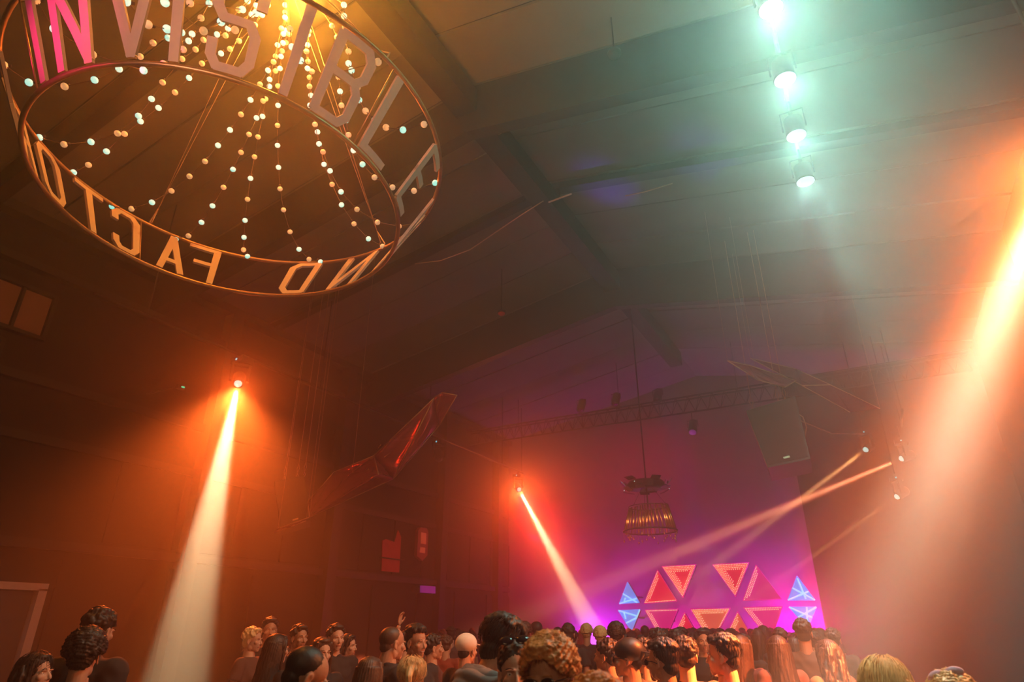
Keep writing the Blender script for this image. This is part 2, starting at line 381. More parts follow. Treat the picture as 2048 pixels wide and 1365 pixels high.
for t in (355, 84.5, 170.5, 262):
    p = hoop(t, 1)
    # stand-off strut between the hoops beside the lifting point, and a shackle
    rb(MB().tube([hoop(t + 3), hoop(t + 3, 1)], .008), 'strut', M['bronze'])
    q = p + (HUB - p) * .06
    rb(MB().tube([p, p + Vector((.03, 0, .06)), q, p + Vector((-.03, 0, .06)), p], .008), 'shackle', M['wire'])
    for s in (-1, 1):
        o = Vector((.02 * s, .03 * s, 0)); rb(MB().tube([q, HUB + o * 2], .0045, 5), 'lifting_wire', M['wire'])
rb(MB().tube([HUB + Vector((0, 0, -.08)), HUB + Vector((0, 0, .1))], .07, 12).tube([HUB, Vector((HUB.x, HUB.y, ZR - .60))], .012), 'hub', M['steel'])

# festoon strings from the hub to the upper hoop: bulb sights (x, y, lit)
STR = [
    ('to the back of the upper hoop above the D', 111, [(641, 524, 1), (618, 519, 0), (598, 499, 1), (580, 464, 0), (567, 420, 0), (560, 378, 0), (557, 335, 1), (555, 291, 1), (555, 251, 0), (556, 211, 1), (556, 172, 0), (560, 137, 1), (562, 113, 1), (564, 102, 0), (572, 85, 0), (571, 61, 1), (573, 39, 0), (570, 10, 1)]),
    ('to the back of the upper hoop between D and F', 138, [(495, 513, 1), (487, 500, 0), (488, 475, 1), (490, 441, 1), (495, 399, 0), (501, 357, 1), (509, 314, 0), (516, 274, 0), (525, 233, 1), (531, 198, 0), (539, 173, 1), (551, 142, 0), (555, 90, 1), (567, 68, 1), (570, 25, 0)]),
    ('to the back of the upper hoop above the A', 161.5, [(352, 478, 1), (377, 472, 0), (403, 445, 1), (425, 412, 1), (447, 375, 0), (466, 339, 1), (482, 305, 0), (498, 269, 0), (513, 236, 1), (526, 202, 0), (539, 159, 1), (551, 113, 0), (566, 86, 1), (578, 68, 0)]),
    ('to the left back of the upper hoop above the T', 183, [(224, 413, 1), (263, 418, 0), (304, 405, 1), (343, 382, 0), (379, 353, 0), (410, 323, 0), (436, 291, 1), (460, 260, 1), (482, 229, 0), (501, 200, 1), (520, 169, 0), (536, 141, 1), (547, 124, 0), (563, 57, 0), (570, 35, 1)]),
    ('to the left of the upper hoop above the O', 198, [(147, 345, 1), (177, 330, 0), (213, 303, 1), (249, 268, 0), (281, 243, 1), (317, 216, 1), (350, 185, 0), (378, 156, 1), (404, 127, 0), (442, 107, 1), (460, 98, 0), (478, 82, 0), (510, 50, 0), (524, 30, 1), (536, 10, 0)]),
    ('to the far left of the upper hoop above the R', 212.8, [(79, 275, 1), (128, 289, 0), (182, 284, 1), (235, 267, 0), (277, 232, 1), (303, 198, 1), (325, 165, 0), (364, 118, 0), (391, 99, 0), (407, 80, 0), (434, 69, 1), (451, 71, 0), (456, 57, 1), (469, 44, 1), (503, 29, 1), (512, 11, 1)]),
    ('to the left edge of the upper hoop by the Y', 239.3, [(8, 130, 0), (58, 165, 1), (129, 173, 0), (189, 160, 1), (238, 138, 1), (280, 113, 0), (306, 86, 0), (336, 76, 1), (377, 82, 1), (384, 68, 1), (459, 42, 1), (477, 20, 0), (495, 2, 1)]),
    ('to the near left of the upper hoop behind the letter N', 262, [(72, 0, 0), (108, 58, 1), (185, 109, 0), (287, 141, 1), (327, 128, 0), (366, 99, 0), (363, 65, 1), (402, 36, 0), (418, 7, 1)]),
    ('to the near upper hoop behind the letter V', 285, [(253, 3, 1), (296, 49, 0), (334, 58, 1), (380, 6, 0), (485, 19, 1)]),
    ('to the right back of the upper hoop beside the N of WIND', 84, [(765, 493, 0), (737, 478, 1), (708, 448, 0), (683, 410, 1), (664, 369, 0), (648, 329, 1), (635, 264, 1), (622, 191, 1), (619, 155, 0), (616, 123, 0), (615, 90, 1), (616, 69, 1)]),
    ('to the right of the upper hoop beside the W', 64.5, [(832, 447, 1), (798, 453, 0), (755, 445, 0), (714, 419, 0), (682, 384, 1), (660, 342, 1), (646, 304, 0), (638, 288, 1), (630, 249, 0), (620, 211, 1), (619, 173, 0), (624, 143, 0), (615, 137, 1), (613, 103, 0), (618, 62, 0)]),
    ('to the right edge of the upper hoop under the last E', 41.8, [(870, 366, 1), (828, 382, 0), (785, 375, 0), (749, 355, 0), (725, 329, 1), (707, 301, 1), (697, 270, 0), (692, 241, 1), (683, 211, 0), (680, 183, 1), (677, 154, 0), (673, 100, 1), (674, 75, 0), (664, 52, 0)]),
    ('to the right edge of the upper hoop behind the L', 16.8, [(848, 249, 0), (806, 260, 1), (772, 255, 0), (749, 241, 1), (731, 222, 0), (718, 200, 1), (715, 175, 0), (703, 141, 1), (697, 127, 1), (697, 103, 0), (688, 77, 1), (690, 55, 0), (688, 32, 1), (688, 10, 1)]),
    ('to the near right of the upper hoop behind the B', 354, [(756, 124, 0), (651, 152, 1), (601, 121, 1), (584, 94, 1), (580, 58, 0)]),
    ('to the near hoop behind the S, lit bulbs massed near the hub', 320, [(330, 5, 1), (407, 62, 0), (442, 44, 1), (470, 60, 0), (512, 26, 1)]),
]
def bulbmesh(m):
    return MB().ell((0, 0, 0), (.033, .033, .031), seg=16, rings=12).mesh('bulb', m)
bm_on, bm_off = bulbmesh(M['bulb_on']), bulbmesh(M['bulb_off'])
sock = MB().tube([(0, 0, .026), (0, 0, .056)], .0125, 8).mesh('socket', M['socket'])
RCAM = RC - CAM
for lab, th, bl in STR:
    pa = hoop(th, 1)
    root = tag(empty('festoon_string', pa), 'bulb string ' + lab, 'string lights', 'bulb strings inside the ring sign')
    # depth along the sight line runs from the hoop to the hub with the rope's own sag
    da = (pa - CAM).dot(FW); dh = (HUB - CAM).dot(FW)
    hx, hy = proj(HUB); P0 = proj(pa); L = math.hypot(hx - bl[0][0], hy - bl[0][1]); pts = []
    for k, (x, y, lit) in enumerate(bl):
        f = min(.97, max(.02, 1 - math.hypot(hx - x, hy - y) / L))
        dep = 1 / ((1 - f) / da + f / dh); pts.append((CAM + ray(x, y) * dep, lit))
    path = [pa] + [p for p, l in pts] + [HUB]
    c = MB().tube([p - pa for p in path], .0045, 5).build('cable', M['cable'], root)
    for k, (p, lit) in enumerate(pts):
        b = obj('bulb', bm_on if lit else bm_off, root, p - pa)
        if lit: b['label'] = 'glowing bulb'
        t = (path[k + 2] - path[k]).normalized()
        up = (Vector((0, 0, 1)) * .4 + t * (1 if k % 2 else .6)).normalized()
        b.rotation_euler = up.to_track_quat('Z', 'Y').to_euler()
        obj('socket', sock, b)
        if lit: light('bulb_glow', 'POINT', p - pa, 4.5, (1.0, .16, .01), .04).parent = root
light('hub_fill', 'POINT', HUB + Vector((.35, .1, -.9)), 380, (1.0, .36, .035), .15)  # added point light for the amber haze; the hub carries no lamp

#PART2
# ------------------------------------------------------------------ moving heads, bars, small fixtures
def moving_head(key, label, lit=True):
    a, b = FIX[key]; d = (b - a).normalized(); root = tag(empty('moving_head_light', a + Vector((0, 0, .5))), label, 'stage light'); o = root.location
    MB().box((0, 0, -.06), (.34, .30, .12)).box((0, 0, .03), (.1, .1, .1)).build('base', M['black'], root)
    side = Vector((-d.y, d.x, 0)).normalized()
    if side.length < .1: side = Vector((1, 0, 0))
    mb = MB(); rz = Matrix.Rotation(math.atan2(side.y, side.x), 3, 'Z')
    for s in (-1, 1): mb.box(side * .17 * s + Vector((0, 0, -.30)), (.05, .11, .40), rz)
    mb.box((0, 0, -.14), (.38, .12, .05), rz).build('yoke', M['black'], root)
    c = a - o
    MB().tube([c - d * .26, c - d * .2, c + d * .06, c + d * .10], lambda t: .10 if t < .2 else .13 if t < .6 else .115, 20).build('lamp_head', M['black'], root)
    MB().ell(c + d * .095, .078, seg=20, rings=12).build('lens', M['lens'] if lit else M['black'], root)
    MB().box((.0, -.155, -.05), (.04, .012, .04)).build('indicator', M['led'], root)
    top = 7.10 if min(abs(o.x + 11.15), abs(o.x - 1.35)) < .13 else roofz(o.x) - .03
    MB().tube([(0, 0, .0), (0, 0, max(.1, top - o.z))], .018, 8).build('drop_rod', M['steel'], root)
    return root
moving_head('left', 'black moving head throwing the tall cream beam at the left')
moving_head('middle', 'black moving head throwing the beam left of the stage')
moving_head('right', 'black moving head throwing the long slanting beam right of stage')
moving_head('upper', 'black moving head throwing the fainter beam above the long slanting one')
moving_head('lower', 'small black moving head throwing the thin beam inside the orange haze')
moving_head('near', 'black moving head outside the frame throwing the broad right beam')
FIX['idle'] = (atx(877, 915, -11.15), Vector((-9, 14, 0)))
moving_head('idle', 'unlit black moving head with a blue indicator, above the red banner', False)
for x, lab in ((-11.15, 'dark lighting pipe along the left side holding the moving heads'), (1.35, 'dark lighting pipe along the right side holding the moving heads')):
    root = tag(empty('lighting_bar', (x, 14, 7.12)), lab, 'pipe')
    y0 = -9 if x < 0 else 5.2; MB().tube([(0, y0, 0), (0, 7.1, 0)], .03, 10).build('pipe', M['steel'], root)
    for y in (-8, -3.5, 1, 5.5, 7)[0 if x < 0 else 3:]: MB().tube([(0, y, 0), (0, y, roofz(x) - 7.12 - .05)], .014, 6).build('drop_rod', M['steel'], root)
# two little boxes and a green indicator beside the left beam
gp = atx(361, 775, -12.2); gb = tag(empty('sensor_box', gp), 'tiny wall device with a green light left of the tall beam', 'sensor')
MB().box((0, 0, 0), (.10, .16, .09)).build('housing', M['black'], gb); MB().box((.055, .02, 0), (.012, .07, .03)).build('indicator', M['greenled'], gb)
MB().tube([(0, 0, .04), (-1.18, 0, .04)], .02, 6).build('bracket', M['steel'], gb)
# teal cans
canp = MB().tube([(0, 0, .30), (0, 0, .26), (0, 0, .02), (0, 0, -.02)], lambda t: .07 if t < .2 else .125 if t < .7 else .14, 24).mesh('can_body', M['black'])
canl = MB().tube([(0, 0, -.024), (0, 0, -.034)], .128, 28).mesh('lens', M['canlens'])
cany = MB().tube([(-.15, 0, .1), (-.15, 0, .42), (.15, 0, .42), (.15, 0, .1)], .012, 6).tube([(0, 0, .42), (0, 0, .62)], .015, 6).mesh('yoke', M['steel'])
CL = {2: 'teal ceiling can, topmost and largest of the four in view', 3: 'teal ceiling can, second from the top of the row', 4: 'teal ceiling can, third from the top of the row', 5: 'teal ceiling can, lowest and smallest of the row', 0: 'teal ceiling can above the frame, farthest up the row', 1: 'teal ceiling can just above the top of the frame'}
for k, c in enumerate(CANS):
    r_ = tag(empty('ceiling_can', c), CL[k], 'stage light', 'teal ceiling cans in a row'); obj('can_body', canp, r_); obj('lens', canl, r_); obj('yoke', cany, r_)
cb = tag(empty('can_bar', (0.17, 6.2, 8.62)), 'dark pipe carrying the row of teal ceiling cans', 'pipe')
MB().tube([(0, -3.4, 0), (0, 3.4, 0)], .028, 10).build('pipe', M['steel'], cb)
for y in (-3, 0, 3): MB().tube([(0, y, 0), (0, y, roofz(.17) - 8.62)], .014).build('drop_rod', M['steel'], cb)
# small round ceiling fittings
for (x, y, z), lab, m, rr in (((1229, 110, 9.5), 'faint round ceiling fitting nearer the ring sign', M['steel'], .1), ((1318, 168, 9.4), 'pale round ceiling fitting left of the teal cans', M['letter'], .09),
                              ((997, 262, 10.2), 'small pale box on the ridge beam beside the ring sign', M['letter'], .09), ((1003, 627, 9.1), 'small red dome hanging under the dark roof beam', M['banner'], .11)):
    p = atz(x, y, z); r_ = tag(empty('ceiling_fitting', p), lab, 'ceiling lamp')
    MB().tube([(0, 0, .06), (0, 0, 0)], lambda t: rr, 16).build('rim', M['steel'], r_)
    MB().ell((0, 0, 0), (rr * .86, rr * .86, rr * .55), seg=16).build('dome', m, r_)
    MB().tube([(0, 0, .05), (0, 0, max(.1, roofz(p.x) - p.z - .02))], .012).build('stem', M['steel'], r_)
# drooping cable and the little bar it hangs from
def zpath(pts, z0, z1): return [atz(x, y, z0 + (z1 - z0) * i / (len(pts) - 1)) for i, (x, y) in enumerate(pts)]
p = zpath([(830, 528), (880, 522), (940, 500), (990, 466), (1040, 432), (1087, 402)], 9.3, 10.1)
tag(MB().tube(p, .013, 6).build('drooping_cable', M['wire']), 'pale cable drooping across the dark roof right of the ring sign', 'cable')
p = zpath([(1250, 392), (1290, 384), (1345, 367)], 9.7, 9.6)
tag(MB().tube(p, .012, 6).build('chain', M['wire']), 'thin pale chain stretched under the roof above the violet patch', 'chain')
p = zpath([(1097, 405), (1143, 388)], 10.1, 10.1); tb = tag(empty('tube_bracket', p[0]), 'short pale tube fixed across the ridge beam', 'tube')
MB().tube([Vector((0, 0, 0)), p[1] - p[0]], .018, 8).build('tube', M['letter'], tb)
q_ = (p[1] - p[0]) * .5; MB().tube([q_, q_ + Vector((0, 0, .35))], .012).build('hook', M['steel'], tb)

# ------------------------------------------------------------------ loudspeakers hung on wires
def speaker(corners, D, depth, label, wires):
    P = [atd(x, y, d) for (x, y), d in zip(corners, D)]; o = (P[0] + P[1]) / 2
    root = tag(empty('hanging_speaker', o), label, 'loudspeaker')
    n = (P[1] - P[0]).cross(P[3] - P[0]).normalized()
    if n.dot(o - CAM) < 0: n = -n
    Q = [p - o for p in P]
    MB().prism(Q if (Q[1] - Q[0]).cross(Q[2] - Q[0]).dot(n) < 0 else Q[::-1], n * depth).build('cabinet', M['black'], root)
    c = sum(Q, Vector()) / 4; g = [c + (q - c) * .93 - n * .012 for q in Q]
    MB().prism(g, n * .011).build('grille', mat('speaker_grille', (.06, .05, .045), .8, bump=.3, nscale=90), root)
    b = Q[2].lerp(Q[3], .5) + (Q[0] - Q[3]) * .08 - n * .016; r = (Q[2] - Q[3]).normalized()
    MB().prism([b - r * .06, b + r * .06, b + r * .06 + (Q[0] - Q[3]) * .03, b - r * .06 + (Q[0] - Q[3]) * .03], n * .004).build('badge', M['wire'], root)
    for f in wires:
        t = Q[0].lerp(Q[1], f) + n * depth * .3
        MB().tube([t + Vector((0, 0, .01)), t + Vector((.03, 0, .07)), t + Vector((0, 0, .14)), t + Vector((-.03, 0, .07))], .009, 6, closed=True).build('shackle', M['wire'], root)
        MB().tube([t + Vector((0, 0, .13)), t + Vector((.035, 0, .24)), t + Vector((0, 0, .36)), t + Vector((-.035, 0, .24))], .008, 6, closed=True).build('hook', M['wire'], root)
        MB().tube([t + Vector((0, 0, .35)), t + Vector((0, 0, roofz(o.x) - o.z - .1))], .007, 5).build('hanging_wire', M['wire'], root)
    return root
speaker([(1492, 822), (1590, 793), (1621, 918), (1536, 936)], (13.2, 13.2, 13.0, 13.0), .75, 'big black loudspeaker hanging on wires right of the stage', (.12, .66, .8))
speaker([(549, 963), (608, 951), (622, 1040), (562, 1058)], (15.0, 15.0, 14.8, 14.8), .5, 'dark loudspeaker hanging on wires in the orange glow at left', (.3, .75, 1.0))
tag(MB().tube([atd(1587, 822, 13.3), atd(1606, 835, 13.3), atd(1613, 855, 13.35), atd(1609, 878, 13.4)], .012).build('speaker_cable', M['wire']), 'curved cable hanging at the right side of the big loudspeaker', 'cable')

# ------------------------------------------------------------------ stretched film sails
def sail(name, label, pts, tris, edges_, highlights=()):
    P = {k: atd(x, y, d) for k, (x, y, d) in pts.items()}; o = P[list(pts)[0]]
    root = tag(empty(name, o), label, 'fabric sail')
    for t in tris:
        a, b, c = [P[k] - o for k in t]; n = (b - a).cross(c - a).normalized(); N = 10; V = []; Fc = []; ix = {}
        for i in range(N + 1):
            for j in range(N + 1 - i):
                u, v = i / N, j / N; w = 1 - u - v; bulge = 27 * u * v * w * .05 * (b - a).length
                p_ = a * w + b * u + c * v + n * (bulge + .02 * math.sin(9 * u + 23 * v) * (27 * u * v * w)); ix[i, j] = len(V); V.append(p_)
        for i in range(N):
            for j in range(N - i):
                Fc.append((ix[i, j], ix[i + 1, j], ix[i, j + 1]))
                if i + j < N - 1: Fc.append((ix[i + 1, j], ix[i + 1, j + 1], ix[i, j + 1]))
        m2 = MB().add(V, Fc, True).build('film_panel', M['film'], root)
        md = m2.modifiers.new('thickness', 'SOLIDIFY'); md.thickness = .004
    for e in edges_: MB().tube([P[k] - o for k in e], .011, 6).build('edge_cord', M['wire'], root)
    for k in list(pts)[:1] + list(pts)[-1:]: MB().tube([P[k] - o, Vector((P[k].x, P[k].y, roofz(P[k].x) - .02)) - o], .004, 4).build('tie_line', M['wire'], root)
    for a, b in highlights: MB().tube([atd(*a) - o, atd(*b) - o], .006, 5).build('highlight_streak', M['rod'], root)  # highlight streaks on the film, drawn as thin copper tubes
    return root
sail('film_sail', 'long shiny pink film sail stretched above the left crowd',
     dict(G=(619, 1035, 14.0), H=(616, 1004, 14.3), I=(668, 945, 13.9), J=(748, 912, 13.2), A=(868, 797, 12.2), B=(884, 786, 12.0), C=(914, 791, 11.9), D=(878, 852, 12.6), E=(787, 958, 13.0), K=(757, 950, 12.6), L=(705, 945, 13.4)),
     ['GHI', 'GIL', 'GLK', 'GKE', 'LIJ', 'LJK', 'KJE', 'JAE', 'AED', 'ABD', 'BCD'], ['HI', 'IJ', 'JA', 'AB', 'BC', 'CD', 'DE', 'EG', 'GH', 'AE', 'LE', 'JK'],
     [((660, 987, 13.9), (700, 950, 13.5)), ((650, 1018, 13.9), (705, 972, 13.4)), ((718, 972, 13.2), (738, 938, 13.0)), ((752, 900, 13.2), (762, 890, 13.1)), ((768, 915, 13.0), (783, 905, 13.0)), ((870, 830, 12.3), (878, 800, 12.2))])
sail('film_strip', 'narrow pale strip of film left of the big pink sail', dict(A=(612, 1042, 14.1), B=(617, 1036, 14.0), C=(548, 1066, 14.6), D=(556, 1058, 14.6)), ['ABC', 'BCD'], ['AC', 'BD'])
sail('film_sail', 'faint crescent of film under the roof above the big loudspeaker', dict(A=(1455, 722, 12.5), B=(1498, 731, 12.6), C=(1592, 762, 13.2), D=(1570, 775, 13.0), E=(1515, 760, 12.8)), ['ABE', 'BDE', 'BCD'], ['AB', 'BC', 'CD', 'DE', 'EA'])
sail('film_sail', 'long thin film sail behind the crescent, nearer the right beam', dict(A=(1500, 717, 14.5), B=(1590, 738, 14.5), C=(1660, 770, 14.5), D=(1605, 772, 14.2), E=(1700, 825, 15), Fp=(1760, 818, 15.5)), ['ABD', 'BCD', ('D', 'C', 'E'), ('C', 'E', 'Fp')], ['AB', 'BC', 'CD', ('D', 'E'), ('C', 'Fp'), 'AD'])
p = [atd(1600, 842, 13.4), atd(1665, 868, 16.5), FIX['upper'][0] + Vector((0, 0, .42))]
tag(MB().tube(p, .012).build('tension_cable', M['wire']), 'thin taut cable running right from the big loudspeaker', 'cable')

# ------------------------------------------------------------------ rear truss with hanging lamps
tr = tag(empty('lighting_truss', (-4.9, 20.3, 8.5)), 'dark lattice truss across the front of the stage roof', 'truss')
for dy, dz in ((-.15, .25), (.15, .25), (0, -.25)):
    MB().tube([(-8.2, dy, dz), (8.2, dy, dz)], .028, 8).build('chord', M['steel'], tr)
mb = MB()
for k in range(41):
    x0 = -8 + .4 * k; x1 = x0 + .2
    for dy in (-.15, .15): mb.tube([(x0, dy, .25), (x1, 0, -.25)], .01, 4); mb.tube([(x1, 0, -.25), (x0 + .4, dy, .25)], .01, 4) if k < 40 else None
    mb.tube([(x0, -.15, .25), (x0, .15, .25)], .01, 4)
mb.build('lattice', M['steel'], tr)
for x in (-6, -2, 2, 6): MB().tube([(x, 0, .25), (x, 0, roofz(-4.9 + x) - 8.5)], .012).build('drop_rod', M['steel'], tr)
for (x, y), lab in (((1163, 812), 'black stage lamp, leftmost on the truss'), ((1232, 800), 'tall black stage lamp, second from the left on the truss'), ((1316, 792), 'black stage lamp with a pale glint at the middle of the truss'), ((1386, 855), 'black stage lamp with a violet lens, rightmost on the truss')):
    p = aty(x, y, 20.3); r_ = tag(empty('truss_lamp', (p.x, 20.3, 8.2)), lab, 'stage light', 'lamps hanging from the truss')
    z = p.z - 8.2; MB().tube([(0, 0, .02), (0, 0, z + .2)], .015).build('drop_rod', M['steel'], r_)
    MB().tube([(-.17, 0, z), (-.17, 0, z + .22), (.17, 0, z + .22), (.17, 0, z)], .012).build('yoke', M['steel'], r_)
    MB().tube([(0, .12, z + .2), (0, 0, z), (0, -.14, z - .2)], .14, 16).build('lamp_body', M['black'], r_)
    MB().tube([(0, -.143, z - .204), (0, -.150, z - .214)], .11, 16).build('lens', M['violetsign'] if 'violet' in lab else M['mirror'], r_)

# ------------------------------------------------------------------ chandelier over the dance floor
cp = aty(1300, 1045, 15.5); cp.x = -4.72
ch = tag(empty('chandelier', (cp.x, cp.y, 5.3)), 'chandelier of copper rods under a cluster of mirror facets before the stage', 'chandelier')
zt = aty(1300, 1014, 15.5).z - 5.3; zb = aty(1300, 1063, 15.5).z - 5.3
rodm = MB()
for k in range(40):
    a = 2 * math.pi * k / 40 + .05 * math.sin(k * 7); r0, r1 = .47 + .02 * math.sin(3 * k), .62
    MB().tube([(r0 * math.cos(a), r0 * math.sin(a), zt + .05 * math.sin(a * 1.0 + 1)), (r1 * math.cos(a + .06), r1 * math.sin(a + .06), zb)], .016, 8).build('rod', M['rod'], ch)
MB().tube([(.47 * math.cos(a), .47 * math.sin(a), zt) for a in np.arange(0, 6.28, .2)], .012, 6, closed=True).build('top_ring', M['steel'], ch)
MB().tube([(.64 * math.cos(a), .64 * math.sin(a), zb) for a in np.arange(0, 6.28, .2)], .018, 6, closed=True).build('bottom_ring', M['steel'], ch)
for k in range(28):
    a = 2 * math.pi * k / 28; r = .64 - .06 * (k % 3); z = zb - .07 - .05 * (k % 4)
    MB().ell((r * math.cos(a), r * math.sin(a), z), (.022, .022, .035), seg=6, rings=4).tube([(r * math.cos(a), r * math.sin(a), z), (r * math.cos(a), r * math.sin(a), zb)], .003, 3).build('crystal', M['rod'], ch)
zu = aty(1290, 972, 15.5).z - 5.3
MB().tube([(0, 0, zt), (0, 0, zu + .2), (0, 0, ZR - 5.3 - .60)], .02).build('stem', M['steel'], ch)
MB().tube([(0, 0, zu + .1), (0, 0, zu - .06)], lambda t: .42 + .12 * t, 24).build('drum', M['black'], ch)
for k in range(16):
    a = 2 * math.pi * k / 16; rr = .5 + .08 * (k % 2); c = Vector((rr * math.cos(a), rr * math.sin(a), zu + .12 * math.sin(k * 2.4)))
    rot = Matrix.Rotation(a, 3, 'Z') @ Matrix.Rotation(R(25 + 50 * ((k * 5) % 4) / 3), 3, 'Y')
    MB().box(c, (.014, .24, .17), rot).build('mirror_facet', M['mirror'], ch)
for k in range(3):
    a = 2.1 * k; MB().tube([(.47 * math.cos(a), .47 * math.sin(a), zt), (.1 * math.cos(a), .1 * math.sin(a), zu)], .006, 4).build('cable', M['steel'], ch)
for k in range(6):
    a = 2 * math.pi * k / 6 + .3; MB().ell((.55 * math.cos(a), .55 * math.sin(a), zu - .1 + .12 * (k % 3)), .011, seg=6, rings=4).build('pin_light', M['lens'], ch)

# ------------------------------------------------------------------ stage: platform, lattice and triangles
YT = 22.5
sp = tag(empty('stage_platform', (-5.2, 22.8, 0)), 'dark stage platform behind the crowd', 'stage')
MB().box((0, .05, 1.05), (12, 2.1, .1)).build('deck', M['deck'], sp)
MB().box((0, -1.0, .5), (12, .05, 1.0)).build('skirt', M['black'], sp)
def tri_points(px, Y): return [aty(x, y, Y) for x, y in px]
def led_dots(P, rows, spacing, m, root, name='led_dots', r=.017):
    # rows: for each edge (i -> i+1) how many rows of lamps run inside it
    mb = MB(); c = sum(P, Vector()) / 3
    for i, nr in enumerate(rows):
        a, b = P[i], P[(i + 1) % 3]; e = (b - a); L = e.length; e.normalize(); inn = (c - a) - e * (c - a).dot(e); h = inn.length; inn.normalize()
        for q in range(nr):
            o = .03 + q * spacing; s = 1 - o / h
            n = int(L * max(0, s) / (spacing * (1 + .3 * (q > 2)))); a2 = a + (c - a) * (1 - s); b2 = b + (c - b) * (1 - s)
            for k in range(n + 1):
                p_ = a2.lerp(b2, k / max(1, n)); mb.ell(p_ + Vector((0, -.03, 0)), r, seg=4, rings=3)
    o = mb.build(name, m, root); tag(o, kind='stuff'); return o
def triangle(px, label, face, rows, led, Y=YT, strips=(), halo=None):
    P = tri_points(px, Y); o = min(P, key=lambda p: p.z).copy(); o.x = sum(p.x for p in P) / 3
    root = tag(empty('light_triangle', o), label, 'light panel', 'lit triangles of the stage set')
    Q = [p - o for p in P]; c = sum(Q, Vector()) / 3
    if (Q[1] - Q[0]).cross(Q[2] - Q[0]).y > 0: cw = Q
    else: cw = Q[::-1]
    MB().prism([c + (q - c) * .97 + Vector((0, .04, 0)) for q in cw], (0, .16, 0)).build('housing', M['black'], root)
    MB().prism([c + (q - c) * .95 + Vector((0, .02, 0)) for q in cw], (0, .018, 0)).build('face', face, root)
    mb = MB()
    for i in range(3): mb.tube([Q[i], Q[(i + 1) % 3]], .016, 5)
    mb.build('rim', M['face_magenta'] if led is not M['ledcyan'] else M['face_blue'], root)
    if rows: led_dots([Vector(q) for q in Q], rows, .05, led, root)
    for a, b in strips:
        pa = [Q[0] * a[0] + Q[1] * a[1] + Q[2] * a[2], Q[0] * b[0] + Q[1] * b[1] + Q[2] * b[2]]
        MB().tube([p + Vector((0, -.02, 0)) for p in pa], .024, 6).build('light_strip', led, root)
    zc = Q[0] + Vector((0, .2, 0))
    MB().tube([c + Vector((0, .19, 0)), c + Vector((0, YB - Y - .002, 0))], .03, 6).build('bracket', M['steel'], root)
    return root
TW = M['ledwarm']
triangle([(1315, 1141), (1288, 1208), (1354, 1203)], 'upright triangle at the upper left of the stage set, pale lamps on its left edge', M['face_red'], (3, 1, 0), TW)
triangle([(1392, 1130), (1324, 1134), (1366, 1196)], 'downward triangle, left of the two highest, ringed with pale lamps', M['face_red'], (4, 5, 2), TW)
triangle([(1498, 1126), (1425, 1130), (1471, 1194)], 'downward triangle, right of the two highest, ringed with pale lamps', M['face_red'], (4, 5, 2), TW)
triangle([(1512, 1131), (1486, 1202), (1563, 1199)], 'magenta upright triangle right of centre with pale lamps on its left edge', M['face_magenta'], (3, 0, 0), TW)
triangle([(1356, 1219), (1290, 1221), (1327, 1287)], 'magenta downward triangle at the lower left of the stage set', M['face_magenta'], (1, 3, 0), TW)
triangle([(1369, 1226), (1340, 1287), (1404, 1287)], 'small red upright triangle, lower row, left of the orange one', M['face_red'], (3, 0, 0), TW)
triangle([(1461, 1217), (1381, 1219), (1423, 1290)], 'orange downward triangle in the middle of the lower row', M['face_orange'], (3, 4, 1), TW)
triangle([(1475, 1224), (1446, 1286), (1511, 1286)], 'orange-red upright triangle, lower row, right of the orange one', M['face_orange'], (3, 0, 0), TW)
triangle([(1565, 1214), (1487, 1216), (1541, 1283)], 'magenta downward triangle at the lower right of the stage set', M['face_magenta'], (2, 3, 0), TW)
LC = M['ledcyan']
triangle([(1255, 1165), (1239, 1208), (1279, 1206)], 'upper blue triangle at the far left of the stage set', M['face_blue'], None, LC, strips=[((.45, .55, 0), (0, .1, .9)), ((0, 1, 0), (.2, 0, .8)), ((.25, .55, .2), (.1, .7, .2))])
triangle([(1280, 1220), (1237, 1222), (1263, 1264)], 'lower blue triangle at the far left of the stage set', M['face_blue'], None, LC, strips=[((0, 1, 0), (.7, 0, .3)), ((1, 0, 0), (.62, 0, .38)), ((.62, 0, .38), (0, .4, .6)), ((.1, .5, .4), (.2, .7, .1))])
triangle([(1594, 1153), (1576, 1201), (1630, 1201)], 'upper blue triangle at the far right of the stage set', M['face_blue'], None, LC, strips=[((.9, .05, .05), (.05, .3, .65)), ((.5, .5, 0), (0, 0, 1)), ((0, 1, 0), (.35, 0, .65))])
triangle([(1633, 1215), (1578, 1215), (1616, 1257)], 'lower blue triangle at the far right of the stage set', M['face_blue'], None, LC, strips=[((0, 1, 0), (.5, 0, .5)), ((1, 0, 0), (0, .5, .5)), ((.65, .35, 0), (.05, .05, .9))])
# ------------------------------------------------------------------ things on the left wall
X1 = XL + .09
def wallpoly(px, X): return [atx(x, y, X) for x, y in px]
P = wallpoly([(764, 1082), (771, 1079), (788, 1085), (795, 1061), (801, 1075), (797, 1146), (762, 1143)], X1); o = P[0]
bn = tag(empty('banner', o), 'red banner with a notched top hanging on the left wall', 'banner')
MB().prism([p - o for p in P], (.03, 0, 0)).build('cloth', M['banner'], bn)
MB().tube([Vector(P[0] - o) + Vector((.05, -.1, -.5)), Vector(P[5] - o) + Vector((.05, .2, .38))], .02).build('cross_bar', M['black'], bn)
P = wallpoly([(831, 1062), (836, 1056), (848, 1058), (851, 1065), (849, 1112), (839, 1123), (828, 1113)], X1); o = P[0]
ln = tag(empty('wall_lantern', o), 'tall red lantern with a pointed foot right of the red banner', 'lantern')
MB().prism([p - o for p in P], (.12, 0, 0)).build('body', M['lantern'], ln)
